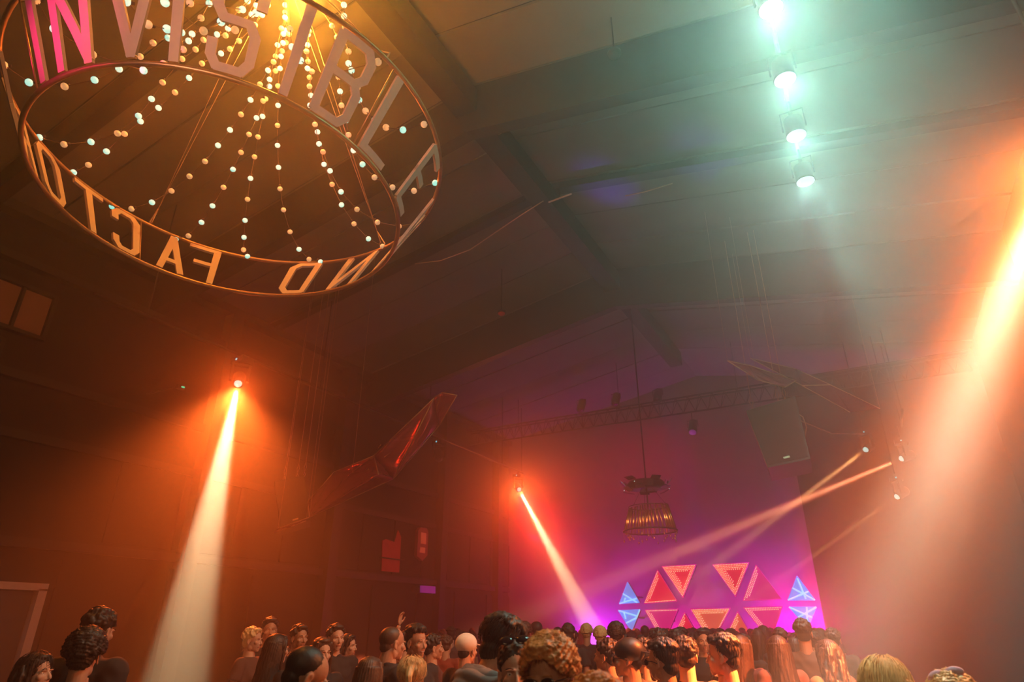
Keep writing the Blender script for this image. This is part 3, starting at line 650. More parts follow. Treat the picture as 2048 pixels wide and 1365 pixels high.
for q in ([(836, 1066), (846, 1068), (845, 1090), (835, 1088)], [(834, 1095), (844, 1097), (843, 1108), (833, 1106)]):
    MB().prism([p - o + Vector((.122, 0, 0)) for p in wallpoly(q, X1)], (.02, 0, 0)).build('pane', M['lanternglow'], ln)
P = wallpoly([(840, 1172), (868, 1174), (868, 1188), (840, 1186)], X1 + .3); o = P[0]
vs2 = tag(empty('violet_sign', o), 'small violet-lit sign box on the left wall under the red lantern', 'sign')
MB().prism([p - o for p in P], (.06, 0, 0)).build('face', M['violetsign'], vs2)
MB().prism([p - o - Vector((.30, 0, 0)) for p in P], (.298, 0, 0)).build('box', M['black'], vs2)

# ------------------------------------------------------------------ people
def remesh(mb, voxel, smooth=2, disp=None):
    me = mb.mesh('tmp'); o = bpy.data.objects.new('tmp', me); col.objects.link(o)
    m = o.modifiers.new('r', 'REMESH'); m.mode = 'VOXEL'; m.voxel_size = voxel
    if smooth: s = o.modifiers.new('s', 'SMOOTH'); s.iterations = smooth; s.factor = .5
    dg = bpy.context.evaluated_depsgraph_get(); e = o.evaluated_get(dg); em = e.to_mesh()
    n = len(em.vertices); v = np.empty(n * 3, 'f'); em.vertices.foreach_get('co', v); v = v.reshape(-1, 3)
    f = [tuple(p.vertices) for p in em.polygons]
    e.to_mesh_clear(); bpy.data.objects.remove(o); bpy.data.meshes.remove(me)
    if disp: v = disp(v)
    return v, f
def npmesh(name, parts, mats):
    vs_, fs, mi = [], [], []; n = 0
    for (v, f), k in parts:
        vs_.append(np.asarray(v, 'f')); fs += [tuple(i + n for i in q) for q in f]; n += len(v); mi += (k if hasattr(k, '__len__') else [k] * len(f))
    me = bpy.data.meshes.new(name); me.from_pydata(np.vstack(vs_).tolist(), [], fs)
    for m in mats: me.materials.append(m)
    me.polygons.foreach_set('material_index', mi); me.polygons.foreach_set('use_smooth', [True] * len(fs)); me.update(); return me
def head_geo(fem):
    k = .95 if fem else 1.0; mb = MB()
    mb.ell((0, -.014, .032), (.075 * k, .096, .088), seg=24, rings=16); mb.ell((0, .022, -.03), (.058 * k, .072, .078), seg=24, rings=16)
    mb.ell((0, .03, -.07), (.047 * k, .05, .04)); mb.ell((0, .066, -.098), (.020 if fem else .024, .018, .018))
    for s in (-1, 1):
        mb.ell((s * .046 * k, -.0, -.07), (.016, .03, .03)); mb.ell((s * .040 * k, .062, -.022), (.022, .02, .02))
        mb.ell((s * .012, .090, -.038), (.0075, .010, .007)); mb.ell((s * .026, .083, .018), (.026, .012, .008 if not fem else .006))
        mb.ell((s * .031 * k, .070, .0), (.017, .014, .012)); mb.ell((s * .078 * k, -.008, -.008), (.007, .019, .031), Matrix.Rotation(s * .25, 3, 'Z') @ Matrix.Rotation(-.2, 3, 'X'), 14, 10)
        mb.ell((s * .080 * k, -.004, -.034), (.006, .009, .011))
    mb.tube([(0, .086, .012), (0, .098, -.012), (0, .108, -.032)], lambda t: .0065 + .004 * t, 8); mb.ell((0, .1065, -.034), (.0095, .0105, .0085))
    mb.ell((0, .082, -.061), (.022, .012, .0065)); mb.ell((0, .080, -.071), (.019, .012, .0075))
    mb.ell((0, .078, -.085), (.018, .012, .008))
    mb.tube([(0, -.02, -.04), (0, -.035, -.11), (0, -.042, -.2)], .050 if fem else .059, 18)
    def disp(v):
        for s in (-1, 1):
            d = ((v[:, 0] - s * .031 * k) / .015) ** 2 + ((v[:, 2] - .004) / .009) ** 2; m = (v[:, 1] > .05)
            v[:, 1] -= .010 * np.exp(-d) * m
            d = ((np.abs(v[:, 0]) - .083 * k) / .006) ** 2 + ((v[:, 1] + .002) / .009) ** 2 + ((v[:, 2] + .004) / .016) ** 2
            v[:, 0] -= np.sign(v[:, 0]) * .0035 * np.exp(-d)
        d = ((v[:, 2] + .0662) / .0026) ** 2 + (v[:, 0] / .02) ** 2; v[:, 1] -= .004 * np.exp(-d) * (v[:, 1] > .06)
        return v
    v, f = remesh(mb, .0046, 2, disp)
    fc = np.array([v[list(q)].mean(0) for q in f]); lips = (np.abs(fc[:, 0]) < .021) & (fc[:, 1] > .078) & (fc[:, 2] < -.0565) & (fc[:, 2] > -.0775)
    return v, f, lips.astype(int).tolist()
def hand(mb, w, d, side, curl=.5):
    # w wrist, d direction of the hand; palm, four fingers with bends, thumb off the side of the palm
    d = Vector(d).normalized(); w = Vector(w); fwd = Vector((0, 1, 0)); fwd = (fwd - d * fwd.dot(d)).normalized(); inn = d.cross(fwd) * side
    if inn.x * side > 0: inn = -inn
    q = Matrix((fwd, inn, d)).transposed()
    mb.ell(w + d * .045, (.040, .016, .052), q, 12, 8)
    for i, L in enumerate((.070, .078, .073, .058)):
        b = w + d * .082 + fwd * (.030 - .020 * i) + inn * .0; p1 = b + d * L * .45 + inn * .006; p2 = p1 + (d * .8 + inn * curl).normalized() * L * .32; p3 = p2 + (d * .5 + inn * curl * 1.4).normalized() * L * .28
        mb.tube([b - d * .02, b, p1, p2, p3], lambda t: .0092 - .0025 * t, 7)
    b = w + d * .03 + fwd * .03; mb.tube([b, b + fwd * .022 + d * .018 + inn * .008, b + fwd * .036 + d * .045 + inn * .018, b + fwd * .036 + d * .07 + inn * .024], lambda t: .0115 - .003 * t, 7)
def limb(pose):
    # shoulder, elbow, wrist, hand direction for the right (+x) arm
    return dict(down=((.185, -.01, 1.425), (.245, -.04, 1.14), (.235, .09, .91), (0, .35, -1)),
                up=((.185, 0, 1.43), (.27, .12, 1.62), (.20, .16, 1.86), (-.05, .05, 1)),
                fold=((.185, -.01, 1.425), (.25, -.03, 1.15), (.10, .22, 1.17), (-1, .25, .1)))[pose]
def body_geo(fem, poses):
    b = .92 if fem else 1.0; mb = MB()
    mb.loft([(0, 0, .86, .13 * b + (.02 if fem else 0), .10), (0, 0, .95, .165, .115), (0, 0, 1.08, .14 * b, .10), (0, .005, 1.2, .150 * b, .11), (0, .01, 1.31, .170 * b, .12), (0, -.005, 1.40, .175 * b, .10), (0, -.012, 1.455, .12, .075), (0, -.015, 1.49, .062, .058), (0, -.012, 1.55, .053, .055)], 28)
    for s, pose in ((-1, poses[0]), (1, poses[1])):
        S_, E_, W_, D_ = [Vector((s * p[0], p[1], p[2])) for p in limb(pose)]; S_.x *= b
        mb.tube([Vector((s * .06, -.01, 1.42)), S_, S_.lerp(E_, .5), E_, E_.lerp(W_, .35), W_], lambda t: (.05, .056, .047, .038, .038, .026)[int(t * 5 + .5)] * b, 12)
        mb.ell(S_, .062 * b); mb.ell((s * .06, .01 + (.085 if fem else .07), 1.29), (.06, .05, .05) if fem else (.07, .04, .05))
        mb.tube([(s * .085, 0, .93), (s * .10, .01, .72), (s * .10, .015, .5), (s * .10, -.01, .32), (s * .10, -.025, .10)], lambda t: (.090, .078, .055, .055, .038)[int(t * 4 + .5)] * b, 14)
        mb.ell((s * .10, .04, .04), (.042, .11, .038))
    v, f = remesh(mb, .017, 3)
    hm = MB()
    for s, pose in ((-1, poses[0]), (1, poses[1])):
        S_, E_, W_, D_ = [Vector((s * p[0], p[1], p[2])) for p in limb(pose)]; hand(hm, W_, D_, s)
    hv, hf = remesh(hm, .0062, 1)
    return (v, f), (hv, hf)
def top_geo(kind, fem, poses):
    b = .92 if fem else 1.0; g = dict(tee=.014, hoodie=.03, jacket=.028, shirt=.02, vest=.010)[kind]; mb = MB()
    zb = .90; nk = dict(tee=(.078, .070), hoodie=(.085, .08), jacket=(.080, .074), shirt=(.072, .066), vest=(.1, .08))[kind]
    mb.loft([(0, 0, zb, .165 + g, .115 + g), (0, 0, 1.0, .16 + g, .112 + g), (0, 0, 1.1, .15 * b + g, .105 + g), (0, .005, 1.2, .155 * b + g, .113 + g), (0, .01, 1.31, .172 * b + g, .122 + g), (0, -.005, 1.41, .172 * b + g, .10 + g), (0, -.012, 1.462, .118 + g * .6, .078 + g * .6), (0, -.014, 1.492, *nk)], 30)
    frac = dict(tee=.38, hoodie=1, jacket=1, shirt=1, vest=0)[kind]
    for s, pose in ((-1, poses[0]), (1, poses[1])):
        S_, E_, W_, D_ = [Vector((s * p[0], p[1], p[2])) for p in limb(pose)]; S_.x *= b
        if frac:
            pts = [Vector((s * .07, -.01, 1.42)), S_, S_.lerp(E_, .55 if frac < 1 else .5)] + ([E_, W_.lerp(E_, .05)] if frac == 1 else [])
            mb.tube(pts, lambda t, n=len(pts): (.062, .066, .058 if n > 3 else .066, .050, .038)[int(t * (n - 1) + .5)] * b + g * .8, 14); mb.ell(S_, .066 * b + g * .7)
        mb.ell((s * .06, .01 + (.085 if fem else .07), 1.29), (.06 + g, .05 + g * .6, .05 + g) if fem else (.07, .04 + g * .6, .05))
    if kind == 'hoodie':  # the hood lies in thick folds behind and around the neck
        for a in np.arange(0, 2 * math.pi, .24):
            bk = .5 - .5 * math.sin(a); mb.ell((.108 * math.cos(a), -.03 + .092 * math.sin(a), 1.478 + .052 * bk), (.030 + .010 * bk, .030 + .02 * bk, .026 + .024 * bk))
            mb.ell((.128 * math.cos(a), -.04 + .118 * math.sin(a), 1.452 + .040 * bk), (.032, .032, .022 + .014 * bk))
        for k in range(5): mb.tube([(-.13 + .02 * k, -.10, 1.47 - .03 * k), (0, -.185 + .006 * k, 1.50 - .042 * k), (.13 - .02 * k, -.10, 1.47 - .03 * k)], .026, 8)
    if kind in ('jacket', 'shirt'):
        mb.tube([(.066 * math.cos(a), -.014 + .064 * math.sin(a), 1.50 + .018 * (.5 - .5 * math.sin(a))) for a in np.arange(math.pi * .62, math.pi * 2.38, .2)], .014, 8)
    sd = {'tee': 1.0, 'hoodie': 2.0, 'jacket': 3.0, 'shirt': 4.0, 'vest': 5.0}[kind]
    def disp(v):  # cloth folds
        w = np.sin(v[:, 2] * 38 + 5 * np.sin(v[:, 0] * 11 + sd) + 4 * v[:, 1]) * np.cos(v[:, 0] * 23 + sd * v[:, 2] * 9); c = np.array([0, 0, 0]); r = np.stack([v[:, 0], v[:, 1] * 1.4, v[:, 0] * 0], 1)
        r /= np.linalg.norm(r, axis=1)[:, None] + 1e-6; return v + r * (w * (.0085 if kind in ('hoodie', 'jacket') else .005))[:, None]
    return remesh(mb, .0125, 2, disp)
def trousers_geo():
    mb = MB(); mb.loft([(0, 0, .84, .14, .115), (0, 0, .93, .172, .125), (0, 0, 1.02, .158, .118)], 24)
    for s in (-1, 1): mb.tube([(s * .088, 0, .93), (s * .102, .01, .72), (s * .103, .015, .5), (s * .103, -.01, .3), (s * .103, -.02, .11)], lambda t: (.104, .092, .072, .068, .060)[int(t * 4 + .5)], 14)
    return remesh(mb, .018, 2)
def shoe_geo():
    mb = MB()
    for s in (-1, 1): mb.ell((s * .10, .035, .045), (.050, .128, .045)); mb.box((s * .10, .03, .014), (.088, .24, .026)); mb.ell((s * .102, -.03, .08), (.05, .05, .05))
    return remesh(mb, .011, 1)
def hair_geo(style):
    mb = MB(); rs = np.random.RandomState(len(style) * 7 + ord(style[0]))
    def cap(r=(.083, .101, .088), c=(0, -.024, .047)): mb.ell(c, r, seg=24, rings=16)
    def sph(n, rad, zmin, sz, ymax=.06, top=None):
        for _ in range(n):
            a = rs.uniform(0, 2 * math.pi); z = rs.uniform(zmin, 1); q = math.sqrt(max(0, 1 - z * z)); p_ = Vector((.083 * q * math.cos(a), -.024 + .100 * q * math.sin(a), .047 + .088 * z)) * 1
            if p_.y > ymax and p_.z < .085: continue
            mb.ell(p_ + Vector(p_ - Vector((0, -.024, .047))).normalized() * rad, sz * rs.uniform(.7, 1.3), seg=7, rings=5)
    if style == 'short':
        cap(); mb.ell((0, -.055, -.02), (.068, .062, .062)); mb.ell((0, .045, .105), (.058, .036, .026)); sph(110, .002, -.2, .014)
    elif style == 'quiff':
        mb.ell((0, -.03, .045), (.0795, .096, .084), seg=24, rings=16); mb.ell((0, -.06, -.025), (.063, .055, .06)); mb.ell((0, .02, .108), (.062, .070, .036)); mb.ell((0, .055, .112), (.05, .035, .03)); sph(120, .01, .45, .016, .09)
    elif style == 'curly':
        cap((.086, .104, .094), (0, -.024, .052)); mb.ell((0, -.06, -.01), (.07, .06, .06)); mb.ell((0, .05, .108), (.06, .04, .03)); sph(330, .010, -.35, .017, .07)
    elif style in ('long', 'wavy'):
        cap((.086, .104, .091)); mb.ell((0, .04, .1), (.058, .04, .026))
        for k in range(26):
            a = math.pi * (1.02 + .96 * k / 25) if True else 0; x, y = .083 * math.cos(a), -.02 + .088 * math.sin(a); w = .02 if style == 'wavy' else .006; ph = rs.uniform(0, 6)
            mb.tube([(x, y, .06)] + [(x * (1 + .10 * j) + w * math.sin(ph + j * 1.3), y * (1 + .12 * j) + w * math.cos(ph + j), .06 - .062 * j) for j in range(1, 7)], lambda t: .021 - .009 * t, 8)
        for s in (-1, 1):
            mb.tube([(s * .06, .045, .09), (s * .082, .03, .03), (s * .088, .015, -.05), (s * .09, .0, -.14), (s * .085, .01, -.24)], lambda t: .016 - .004 * t, 8)
    elif style == 'pony':
        cap((.081, .099, .088)); mb.ell((0, -.12, .06), (.026, .026, .03)); mb.tube([(0, -.12, .06), (0, -.16, .02), (0, -.165, -.08), (0, -.15, -.2)], lambda t: .03 - .018 * t, 10); sph(60, .0, -.1, .010)
    elif style == 'bald':
        mb.ell((0, -.026, .04), (.0775, .0955, .084), seg=24, rings=16); mb.ell((0, -.055, -.02), (.060, .055, .055))
    def disp(v):
        n = v - np.array([0, -.02, .04]); n /= np.linalg.norm(n, axis=1)[:, None]; a = np.arctan2(v[:, 0], v[:, 1])
        amp = dict(short=.0012, quiff=.0014, curly=.0045, long=.0018, wavy=.0025, pony=.0015, bald=.0004)[style]
        if style == 'curly': w = np.sin(v[:, 0] * 260 + 3 * np.sin(v[:, 2] * 190)) * np.sin(v[:, 1] * 240 + 2 * np.sin(v[:, 0] * 210)) + .6 * np.sin(v[:, 2] * 330 + v[:, 1] * 150)
        else: w = np.sin(a * 40 + v[:, 2] * 30) + np.sin(a * 71 - v[:, 2] * 60)
        v = v + n * (amp * w)[:, None]
        line = .072 - 9.0 * v[:, 0] ** 2 + (.0 if style in ('long', 'wavy', 'pony') else .006); side = (.055 if style in ('long', 'wavy') else .028)
        m = (v[:, 1] > side) & (v[:, 2] < line) & (np.abs(v[:, 0]) < .09)
        v[m, 1] = side - .01; v[m, 0] *= .86
        return v
    return remesh(mb, .0055 if style in ('curly', 'quiff') else .0065, 1, disp)
def strands(style, n, seed, thick=.0016):
    rs = np.random.RandomState(seed); mb = MB(); c = Vector((0, -.024, .047)); Rr = (.086, .105, .093)
    for _ in range(n):
        a = rs.uniform(0, 2 * math.pi); z = rs.uniform(-.15, .98); q = math.sqrt(1 - z * z); p_ = Vector((q * math.cos(a), q * math.sin(a), z))
        if p_.y > .35 and p_.z < .62: continue
        pts = []; ph = rs.uniform(0, 6.28); amp = .012 if style == 'curly' else .004; N = 7
        L = dict(curly=.07, quiff=.05, short=.04, long=.30, wavy=.28, pony=.09)[style] * rs.uniform(.7, 1.2); d = Vector((p_.x * .6, p_.y * .6 - .25, -.6)) if style != 'curly' else Vector(rs.normal(size=3)); r0 = 1.07 + rs.uniform(0, .12)
        cur = p_.copy()
        for k in range(N):
            w = Vector((math.sin(ph + k * 1.7), math.cos(ph + k * 1.3), math.sin(ph * 2 + k))) * amp * k / N
            pt = Vector((c.x + cur.x * Rr[0] * r0, c.y + cur.y * Rr[1] * r0, c.z + cur.z * Rr[2] * r0)) + w
            if style in ('long', 'wavy') and cur.z < -.2: pt = Vector((c.x + cur.x * Rr[0] * 1.15, c.y + min(cur.y, .2) * Rr[1] * 1.2, c.z + cur.z * .09)) + w
            pts.append(pt); st = L / N / .09
            t = d - cur * d.dot(cur) if cur.z > -.2 or style not in ('long', 'wavy') else Vector((0, 0, -1)); t.normalize(); cur = cur + t * st
            if cur.z > -.2 or style not in ('long', 'wavy'): cur.normalize()
        mb.tube(pts, lambda t: thick * (1 - .6 * t), 3, cap=False)
    return mb
HEADS = {0: head_geo(False), 1: head_geo(True)}
BODY = {}; TOP = {}; HAIR = {s: hair_geo(s) for s in ('short', 'quiff', 'curly', 'long', 'wavy', 'pony', 'bald')}
TRO = trousers_geo(); SHO = shoe_geo(); SHOM = npmesh('shoes', [(SHO, 0)], [mat('dark_shoe', (.03, .03, .03), .5)])
TROM = npmesh('trousers', [(TRO, 0)], [mat('dark_denim', (.03, .035, .05), .8, noise=.2, nscale=40)])
SKIN = [mat('skin_%s' % n, c, .5, noise=.06, nscale=14) for n, c in (('fair', (.62, .36, .25)), ('tan', (.50, .27, .17)), ('brown', (.26, .13, .08)))]
LIPS = mat('lips', (.46, .19, .14), .45); EYEW = mat('eye_white', (.75, .7, .66), .2); IRIS = mat('iris', (.05, .03, .02), .15)
HC = dict(dark=mat('dark_hair', (.022, .014, .010), .5, noise=.3, nscale=60, stretch=(1, 1, .2)), brown=mat('brown_hair', (.075, .035, .018), .5, noise=.35, nscale=60, stretch=(1, 1, .2)),
          blonde=mat('blonde_hair', (.68, .47, .22), .4, noise=.35, nscale=70, stretch=(1, 1, .15)), ginger=mat('sandy_curls', (.50, .23, .07), .45, noise=.4, nscale=50), orange=mat('ginger_hair', (.58, .19, .035), .45, noise=.4, nscale=45))
CC = {}
def cloth(c):
    if c not in CC: CC[c] = mat('cloth_%d' % len(CC), c, .85, noise=.12, nscale=30)
    return CC[c]
BLK = (.018, .016, .016); EYEV = MB()
_mesh = {}
def person(px, py, D, phi, label, hair='short', hc='dark', fem=0, top='tee', tc=BLK, skin=0, tilt=0, nod=0, lean=0, poses=('down', 'down'), wear=(), group=None, nstr=0, far=False, cat='person', scale=None, eye=True, turn=0):
    P = atd(px, py, D); az = math.atan2(-P.x, P.y); rz = az - R(phi)
    s = scale or P.z / 1.655
    root = tag(empty('person', (P.x, P.y, 0)), label, 'person', group)
    root.rotation_euler = (0, 0, rz)
    # body origin: head sits over it
    HM = Matrix.Translation((0, .0, 1.655)) @ Matrix.Translation((0, -.035, -.13)) @ Matrix.Rotation(R(-turn), 4, 'Z') @ Matrix.Rotation(R(-nod), 4, 'X') @ Matrix.Rotation(R(tilt), 4, 'Y') @ Matrix.Translation((0, .035, .13))
    root.scale = (s, s, s)
    key = (fem, poses)
    if key not in BODY: BODY[key] = body_geo(fem, poses)
    mk = ('b', fem, poses, tilt, nod, turn)
    if mk not in _mesh:
        hv, hf, hm = HEADS[fem]; A = np.array(HM); v = hv @ A[:3, :3].T + A[:3, 3]
        b_, h_ = BODY[key]; _mesh[mk] = npmesh('body', [((v, hf), hm), (b_, 0), (h_, 0)], [SKIN[0], LIPS])
    def put(name, me, m=None, loc=None, hd=False, label=None):
        o = obj(name, me, root)
        if m is not None: o.material_slots[0].link = 'OBJECT'; o.material_slots[0].material = m
        if hd: o.matrix_local = HM
        if label: o['label'] = label
        return o
    put('body', _mesh[mk], SKIN[skin])
    if ('h', hair) not in _mesh: _mesh['h', hair] = npmesh('hair', [(HAIR[hair], 0)], [HC['dark']])
    ho = put('hair', _mesh['h', hair], HC[hc], hd=True)
    if nstr:
        o = strands(hair if hair != 'bald' else 'short', nstr, int(px)).build('hair_strands', HC[hc], ho); tag(o, kind='stuff')
    tk = (top, fem, poses)
    if tk not in TOP: TOP[tk] = npmesh('top', [(top_geo(top, fem, poses), 0)], [cloth(BLK)])
    put(dict(tee='t_shirt', hoodie='hoodie', jacket='jacket', shirt='shirt', vest='vest')[top], TOP[tk], cloth(tc))
    if top == 'hoodie':
        hb = MB()
        for q_, (rx, ry, dz, th) in enumerate(((.100, .092, .0, .026), (.122, .128, -.022, .030), (.112, .150, -.062, .030), (.085, .160, -.105, .028))):
            hb.tube([(rx * math.cos(a), -.035 + ry * math.sin(a), 1.49 + dz + .062 * (.5 - .5 * math.sin(a)) + .006 * math.sin(5 * a + q_)) for a in (np.arange(0, 2 * math.pi, .18) if q_ < 2 else np.arange(math.pi * 1.05, math.pi * 1.95, .18))], th, 10, closed=q_ < 2)
        v_, f_ = remesh(hb, .0075, 1); put('hood', npmesh('hood', [((v_, f_), 0)], [cloth(tc)]))
        put('drawstring', MB().tube([(.05, .075, 1.49), (.055, .12, 1.40), (.05, .135, 1.30)], .004, 6).tube([(-.05, .075, 1.49), (-.055, .12, 1.41), (-.052, .135, 1.32)], .004, 6).mesh('drawstring', cloth((.5, .45, .42))))
    put('trousers', TROM); put('shoes', SHOM)
    if not far:
        for sd in (-1, 1):
            if 'e' not in _mesh:
                _mesh['e'] = MB().ell((0, 0, 0), .0118, seg=14, rings=10).mesh('eye', EYEW); _mesh['i'] = MB().ell((0, .0062, 0), (.0062, .0062, .0062), seg=12, rings=8).mesh('iris', IRIS)
                _mesh['br'] = MB().tube([(-.018, 0, 0), (-.004, .004, .004), (.017, -.003, .001)], .0026, 6).mesh('eyebrow', HC['dark'])
            if not eye: break
            e = put('eye', _mesh['e'], hd=True); e.matrix_local = HM @ Matrix.Translation((sd * .031, .0695, .003)); obj('iris', _mesh['i'], e)
            b2 = put('eyebrow', _mesh['br'], HC['dark' if hc in ('dark', 'brown') else 'ginger'], hd=True); b2.matrix_local = HM @ Matrix.Translation((sd * .032, .089, .023)) @ Matrix.Diagonal((sd, 1, 1, 1))
    for w in wear:
        if w in ('sunglasses', 'sunglasses_up'):
            g = MB()
            for sd in (-1, 1):
                g.ell((sd * .034, .096, 0), (.030, .006, .022), seg=16, rings=10); g.tube([(sd * .062, .092, .008), (sd * .084, .03, .008), (sd * .086, -.01, -.004)], .0032, 6)
            g.tube([(-.01, .101, .006), (.01, .101, .006)], .003, 6)
            o = g.build('sunglasses', mat('dark_lens', (.012, .008, .010), .12), root); o.matrix_local = HM if w == 'sunglasses' else HM @ Matrix.Translation((0, -.03, .075)) @ Matrix.Rotation(R(38), 4, 'X') @ Matrix.Scale(1.08, 4)
        elif w in ('cap_back', 'cap_front'):
            g = MB(); g.ell((0, -.024, .060), (.096, .114, .092), seg=24, rings=14); bs = -1 if w == 'cap_back' else 1
            g.prism([(-.06, -.02 + bs * .09, .052), (.06, -.02 + bs * .09, .052), (.045, -.02 + bs * .165, .040), (-.045, -.02 + bs * .165, .040)][::bs], (0, 0, .006))
            o = g.build('cap', M['black'], root); o.matrix_local = HM
        elif w == 'white_cap':
            g = MB(); g.ell((0, -.024, .060), (.096, .114, .092), seg=24, rings=14); g.prism([(-.06, .07, .052), (.06, .07, .052), (.045, .145, .040), (-.045, .145, .040)], (0, 0, .006))
            o = g.build('cap', cloth((.75, .68, .6)), root); o.matrix_local = HM
        elif w == 'open_mouth':
            o = MB().ell((0, .087, -.068), (.013, .006, .013), seg=14, rings=10).build('open_mouth', mat('mouth_dark', (.03, .005, .005), .6), root); o.matrix_local = HM
        elif w == 'smile':
            o = MB().tube([(-.022, .079, -.060), (-.012, .088, -.065), (0, .0905, -.0665), (.012, .088, -.065), (.022, .079, -.060)], .0033, 6).build('teeth', EYEW, root); o.matrix_local = HM
        elif w == 'earring':
            o = MB().ell((-.084, -.002, -.045), .004, seg=8, rings=6).build('earring', M['wire'], root); o.matrix_local = HM
        elif w == 'headband':
            o = MB().tube([(.088 * math.cos(a), -.01 + .02 * math.sin(a), .045 + .098 * math.sin(a)) for a in np.arange(0, 3.2, .16)], .008, 8).build('headband', M['black'], root); o.matrix_local = HM
        elif w == 'bow':
            g = MB()
            for sd in (-1, 1):
                for q_ in (0, 1): g.ell((sd * .034 - .01, -.06, .135 + .018 * q_ * sd), (.036, .015, .021), Matrix.Rotation(sd * (.4 - .5 * q_), 3, 'Y'), 14, 8)
            g.ell((-.01, -.062, .135), .014)
            o = g.build('hair_bow', cloth((.72, .60, .82)), root); o.matrix_local = HM
        elif w == 'drawstring':
            pass
    return root

MAUVE = (.27, .215, .21); CREAMC = (.62, .52, .38)
person(990, 1290, 3.35, 62, 'young man in a mauve-grey hoodie looking down, head above the horizon', 'quiff', 'dark', 0, 'hoodie', MAUVE, 1, nod=22, nstr=500)
person(1034, 1348, 3.1, 176, 'woman with dark sunglasses pushed up on her hair, facing the camera', 'pony', 'dark', 1, 'vest', BLK, 0, wear=('sunglasses_up',), tilt=3)
person(1106, 1358, 2.5, -158, 'curly sandy-haired man in dark sunglasses close to the camera', 'curly', 'ginger', 0, 'tee', BLK, 1, wear=('sunglasses',), tilt=4, nod=6, nstr=1500)
person(1198, 1462, 2.05, -30, 'person with bright ginger hair at the bottom edge, closest to the camera', 'curly', 'orange', 1, 'tee', (.2, .12, .08), 0, nstr=1500, tilt=-4)
person(592, 1345, 3.2, 78, 'man with cropped dark hair leaning in profile, bare neck lit orange', 'bald', 'dark', 0, 'tee', BLK, 1, nod=24, nstr=0)
person(643, 1308, 6.2, 152, 'woman with long brown hair and an open mouth', 'long', 'brown', 1, 'jacket', BLK, 0, wear=('open_mouth',))
person(784, 1288, 5.6, 66, 'man in a dark blazer with a white shirt collar, cropped hair', 'bald', 'brown', 0, 'jacket', (.03, .02, .02), 1, nod=4)
person(833, 1287, 6.0, 138, 'smiling dark-haired man in a black t-shirt with a chest emblem', 'quiff', 'dark', 0, 'tee', BLK, 1, wear=('smile',))
person(868, 1297, 7.3, 84, 'man in profile facing right, just right of the smiling man', 'short', 'dark', 0, 'tee', (.1, .03, .02), 1)
person(824, 1358, 4.4, 8, 'woman with a blonde ponytail below the smiling man', 'pony', 'blonde', 1, 'vest', (.4, .2, .12), 0, nstr=300)
person(935, 1302, 6.3, 40, 'person in a pale cap left of the hooded man', 'bald', 'dark', 0, 'jacket', BLK, 1, wear=('white_cap',))
person(77, 1352, 5.2, 122, 'woman with wavy dark hair beside the pale door frame, face lit orange', 'wavy', 'dark', 1, 'tee', BLK, 0, nstr=250, turn=8, nod=-8)
person(168, 1314, 4.6, 14, 'person with thick dark hair and a band, seen from behind at left', 'curly', 'dark', 1, 'jacket', (.03, .02, .015), 1, wear=('headband',), nstr=200)
person(193, 1262, 5.4, 38, 'tall man in a dark coat behind the person with the band', 'short', 'dark', 0, 'jacket', BLK, 1, nod=8)
person(539, 1262, 8.6, 172, 'tall faint man facing the camera inside the red haze', 'short', 'dark', 0, 'tee', BLK, 1)
person(506, 1282, 8.2, 120, 'faint fair-haired person beside the foot of the tall beam', 'short', 'blonde', 1, 'tee', (.1, .05, .04), 0)
person(555, 1300, 6.6, 60, 'person in black holding up a hand near the cropped-haired man', 'long', 'dark', 1, 'tee', BLK, 0, poses=('down', 'fold'))
person(599, 1277, 8.0, 150, 'faint dark-haired man behind the cropped-haired man', 'short', 'dark', 0, 'shirt', BLK, 1)
person(672, 1278, 7.4, 158, 'tall man with a dark fringe right of the open-mouthed woman', 'short', 'dark', 0, 'jacket', BLK, 0)
person(696, 1294, 7.9, 120, 'person in black farther right of the man with the fringe', 'long', 'dark', 1, 'jacket', BLK, 0)
person(812, 1290, 7.9, 30, 'person raising a lit hand between the blazer and the smiling man', 'short', 'dark', 0, 'tee', BLK, 1, poses=('up', 'down'))
person(893, 1292, 9.5, 20, 'person in a rust-red top behind the pale cap', 'short', 'brown', 0, 'tee', (.3, .05, .02), 1)
person(740, 1352, 5.0, 30, 'dark-haired person low in the gap left of the blazer', 'long', 'brown', 1, 'tee', BLK, 0)
person(1212, 1314, 5.7, -66, 'dark-haired man with an earring facing left, behind the ginger hair', 'short', 'dark', 0, 'tee', (.05, .03, .03), 1, wear=('earring',))
person(1254, 1320, 5.0, -84, 'man in a backward cap, dark sunglasses and cream t-shirt', 'bald', 'dark', 0, 'tee', CREAMC, 1, wear=('cap_back', 'sunglasses'))
person(1288, 1312, 5.9, -12, 'dark-haired person from behind, right of the backward cap', 'short', 'dark', 0, 'shirt', (.1, .09, .08), 1)
person(1323, 1326, 4.6, -64, 'man in dark glasses and a black t-shirt facing left', 'quiff', 'dark', 0, 'tee', BLK, 1, wear=('sunglasses',), nstr=200)
person(1371, 1314, 5.2, -6, 'man with neat dark hair seen from behind in black', 'short', 'dark', 0, 'tee', (.02, .016, .018), 1, nstr=150)
person(1444, 1315, 4.9, -80, 'man with a tall dark quiff in profile facing left', 'quiff', 'dark', 0, 'tee', (.12, .02, .02), 1, nstr=250)
person(1440, 1372, 5.9, -60, 'person in a cream top half hidden behind the man with the quiff', 'short', 'dark', 0, 'shirt', CREAMC, 1)
person(1406, 1284, 8.3, 168, 'dark-haired man facing the camera under the orange triangle', 'short', 'dark', 0, 'tee', BLK, 1)
person(1485, 1300, 7.2, 30, 'long-haired person right of the tall quiff', 'long', 'brown', 1, 'tee', (.2, .05, .04), 0)
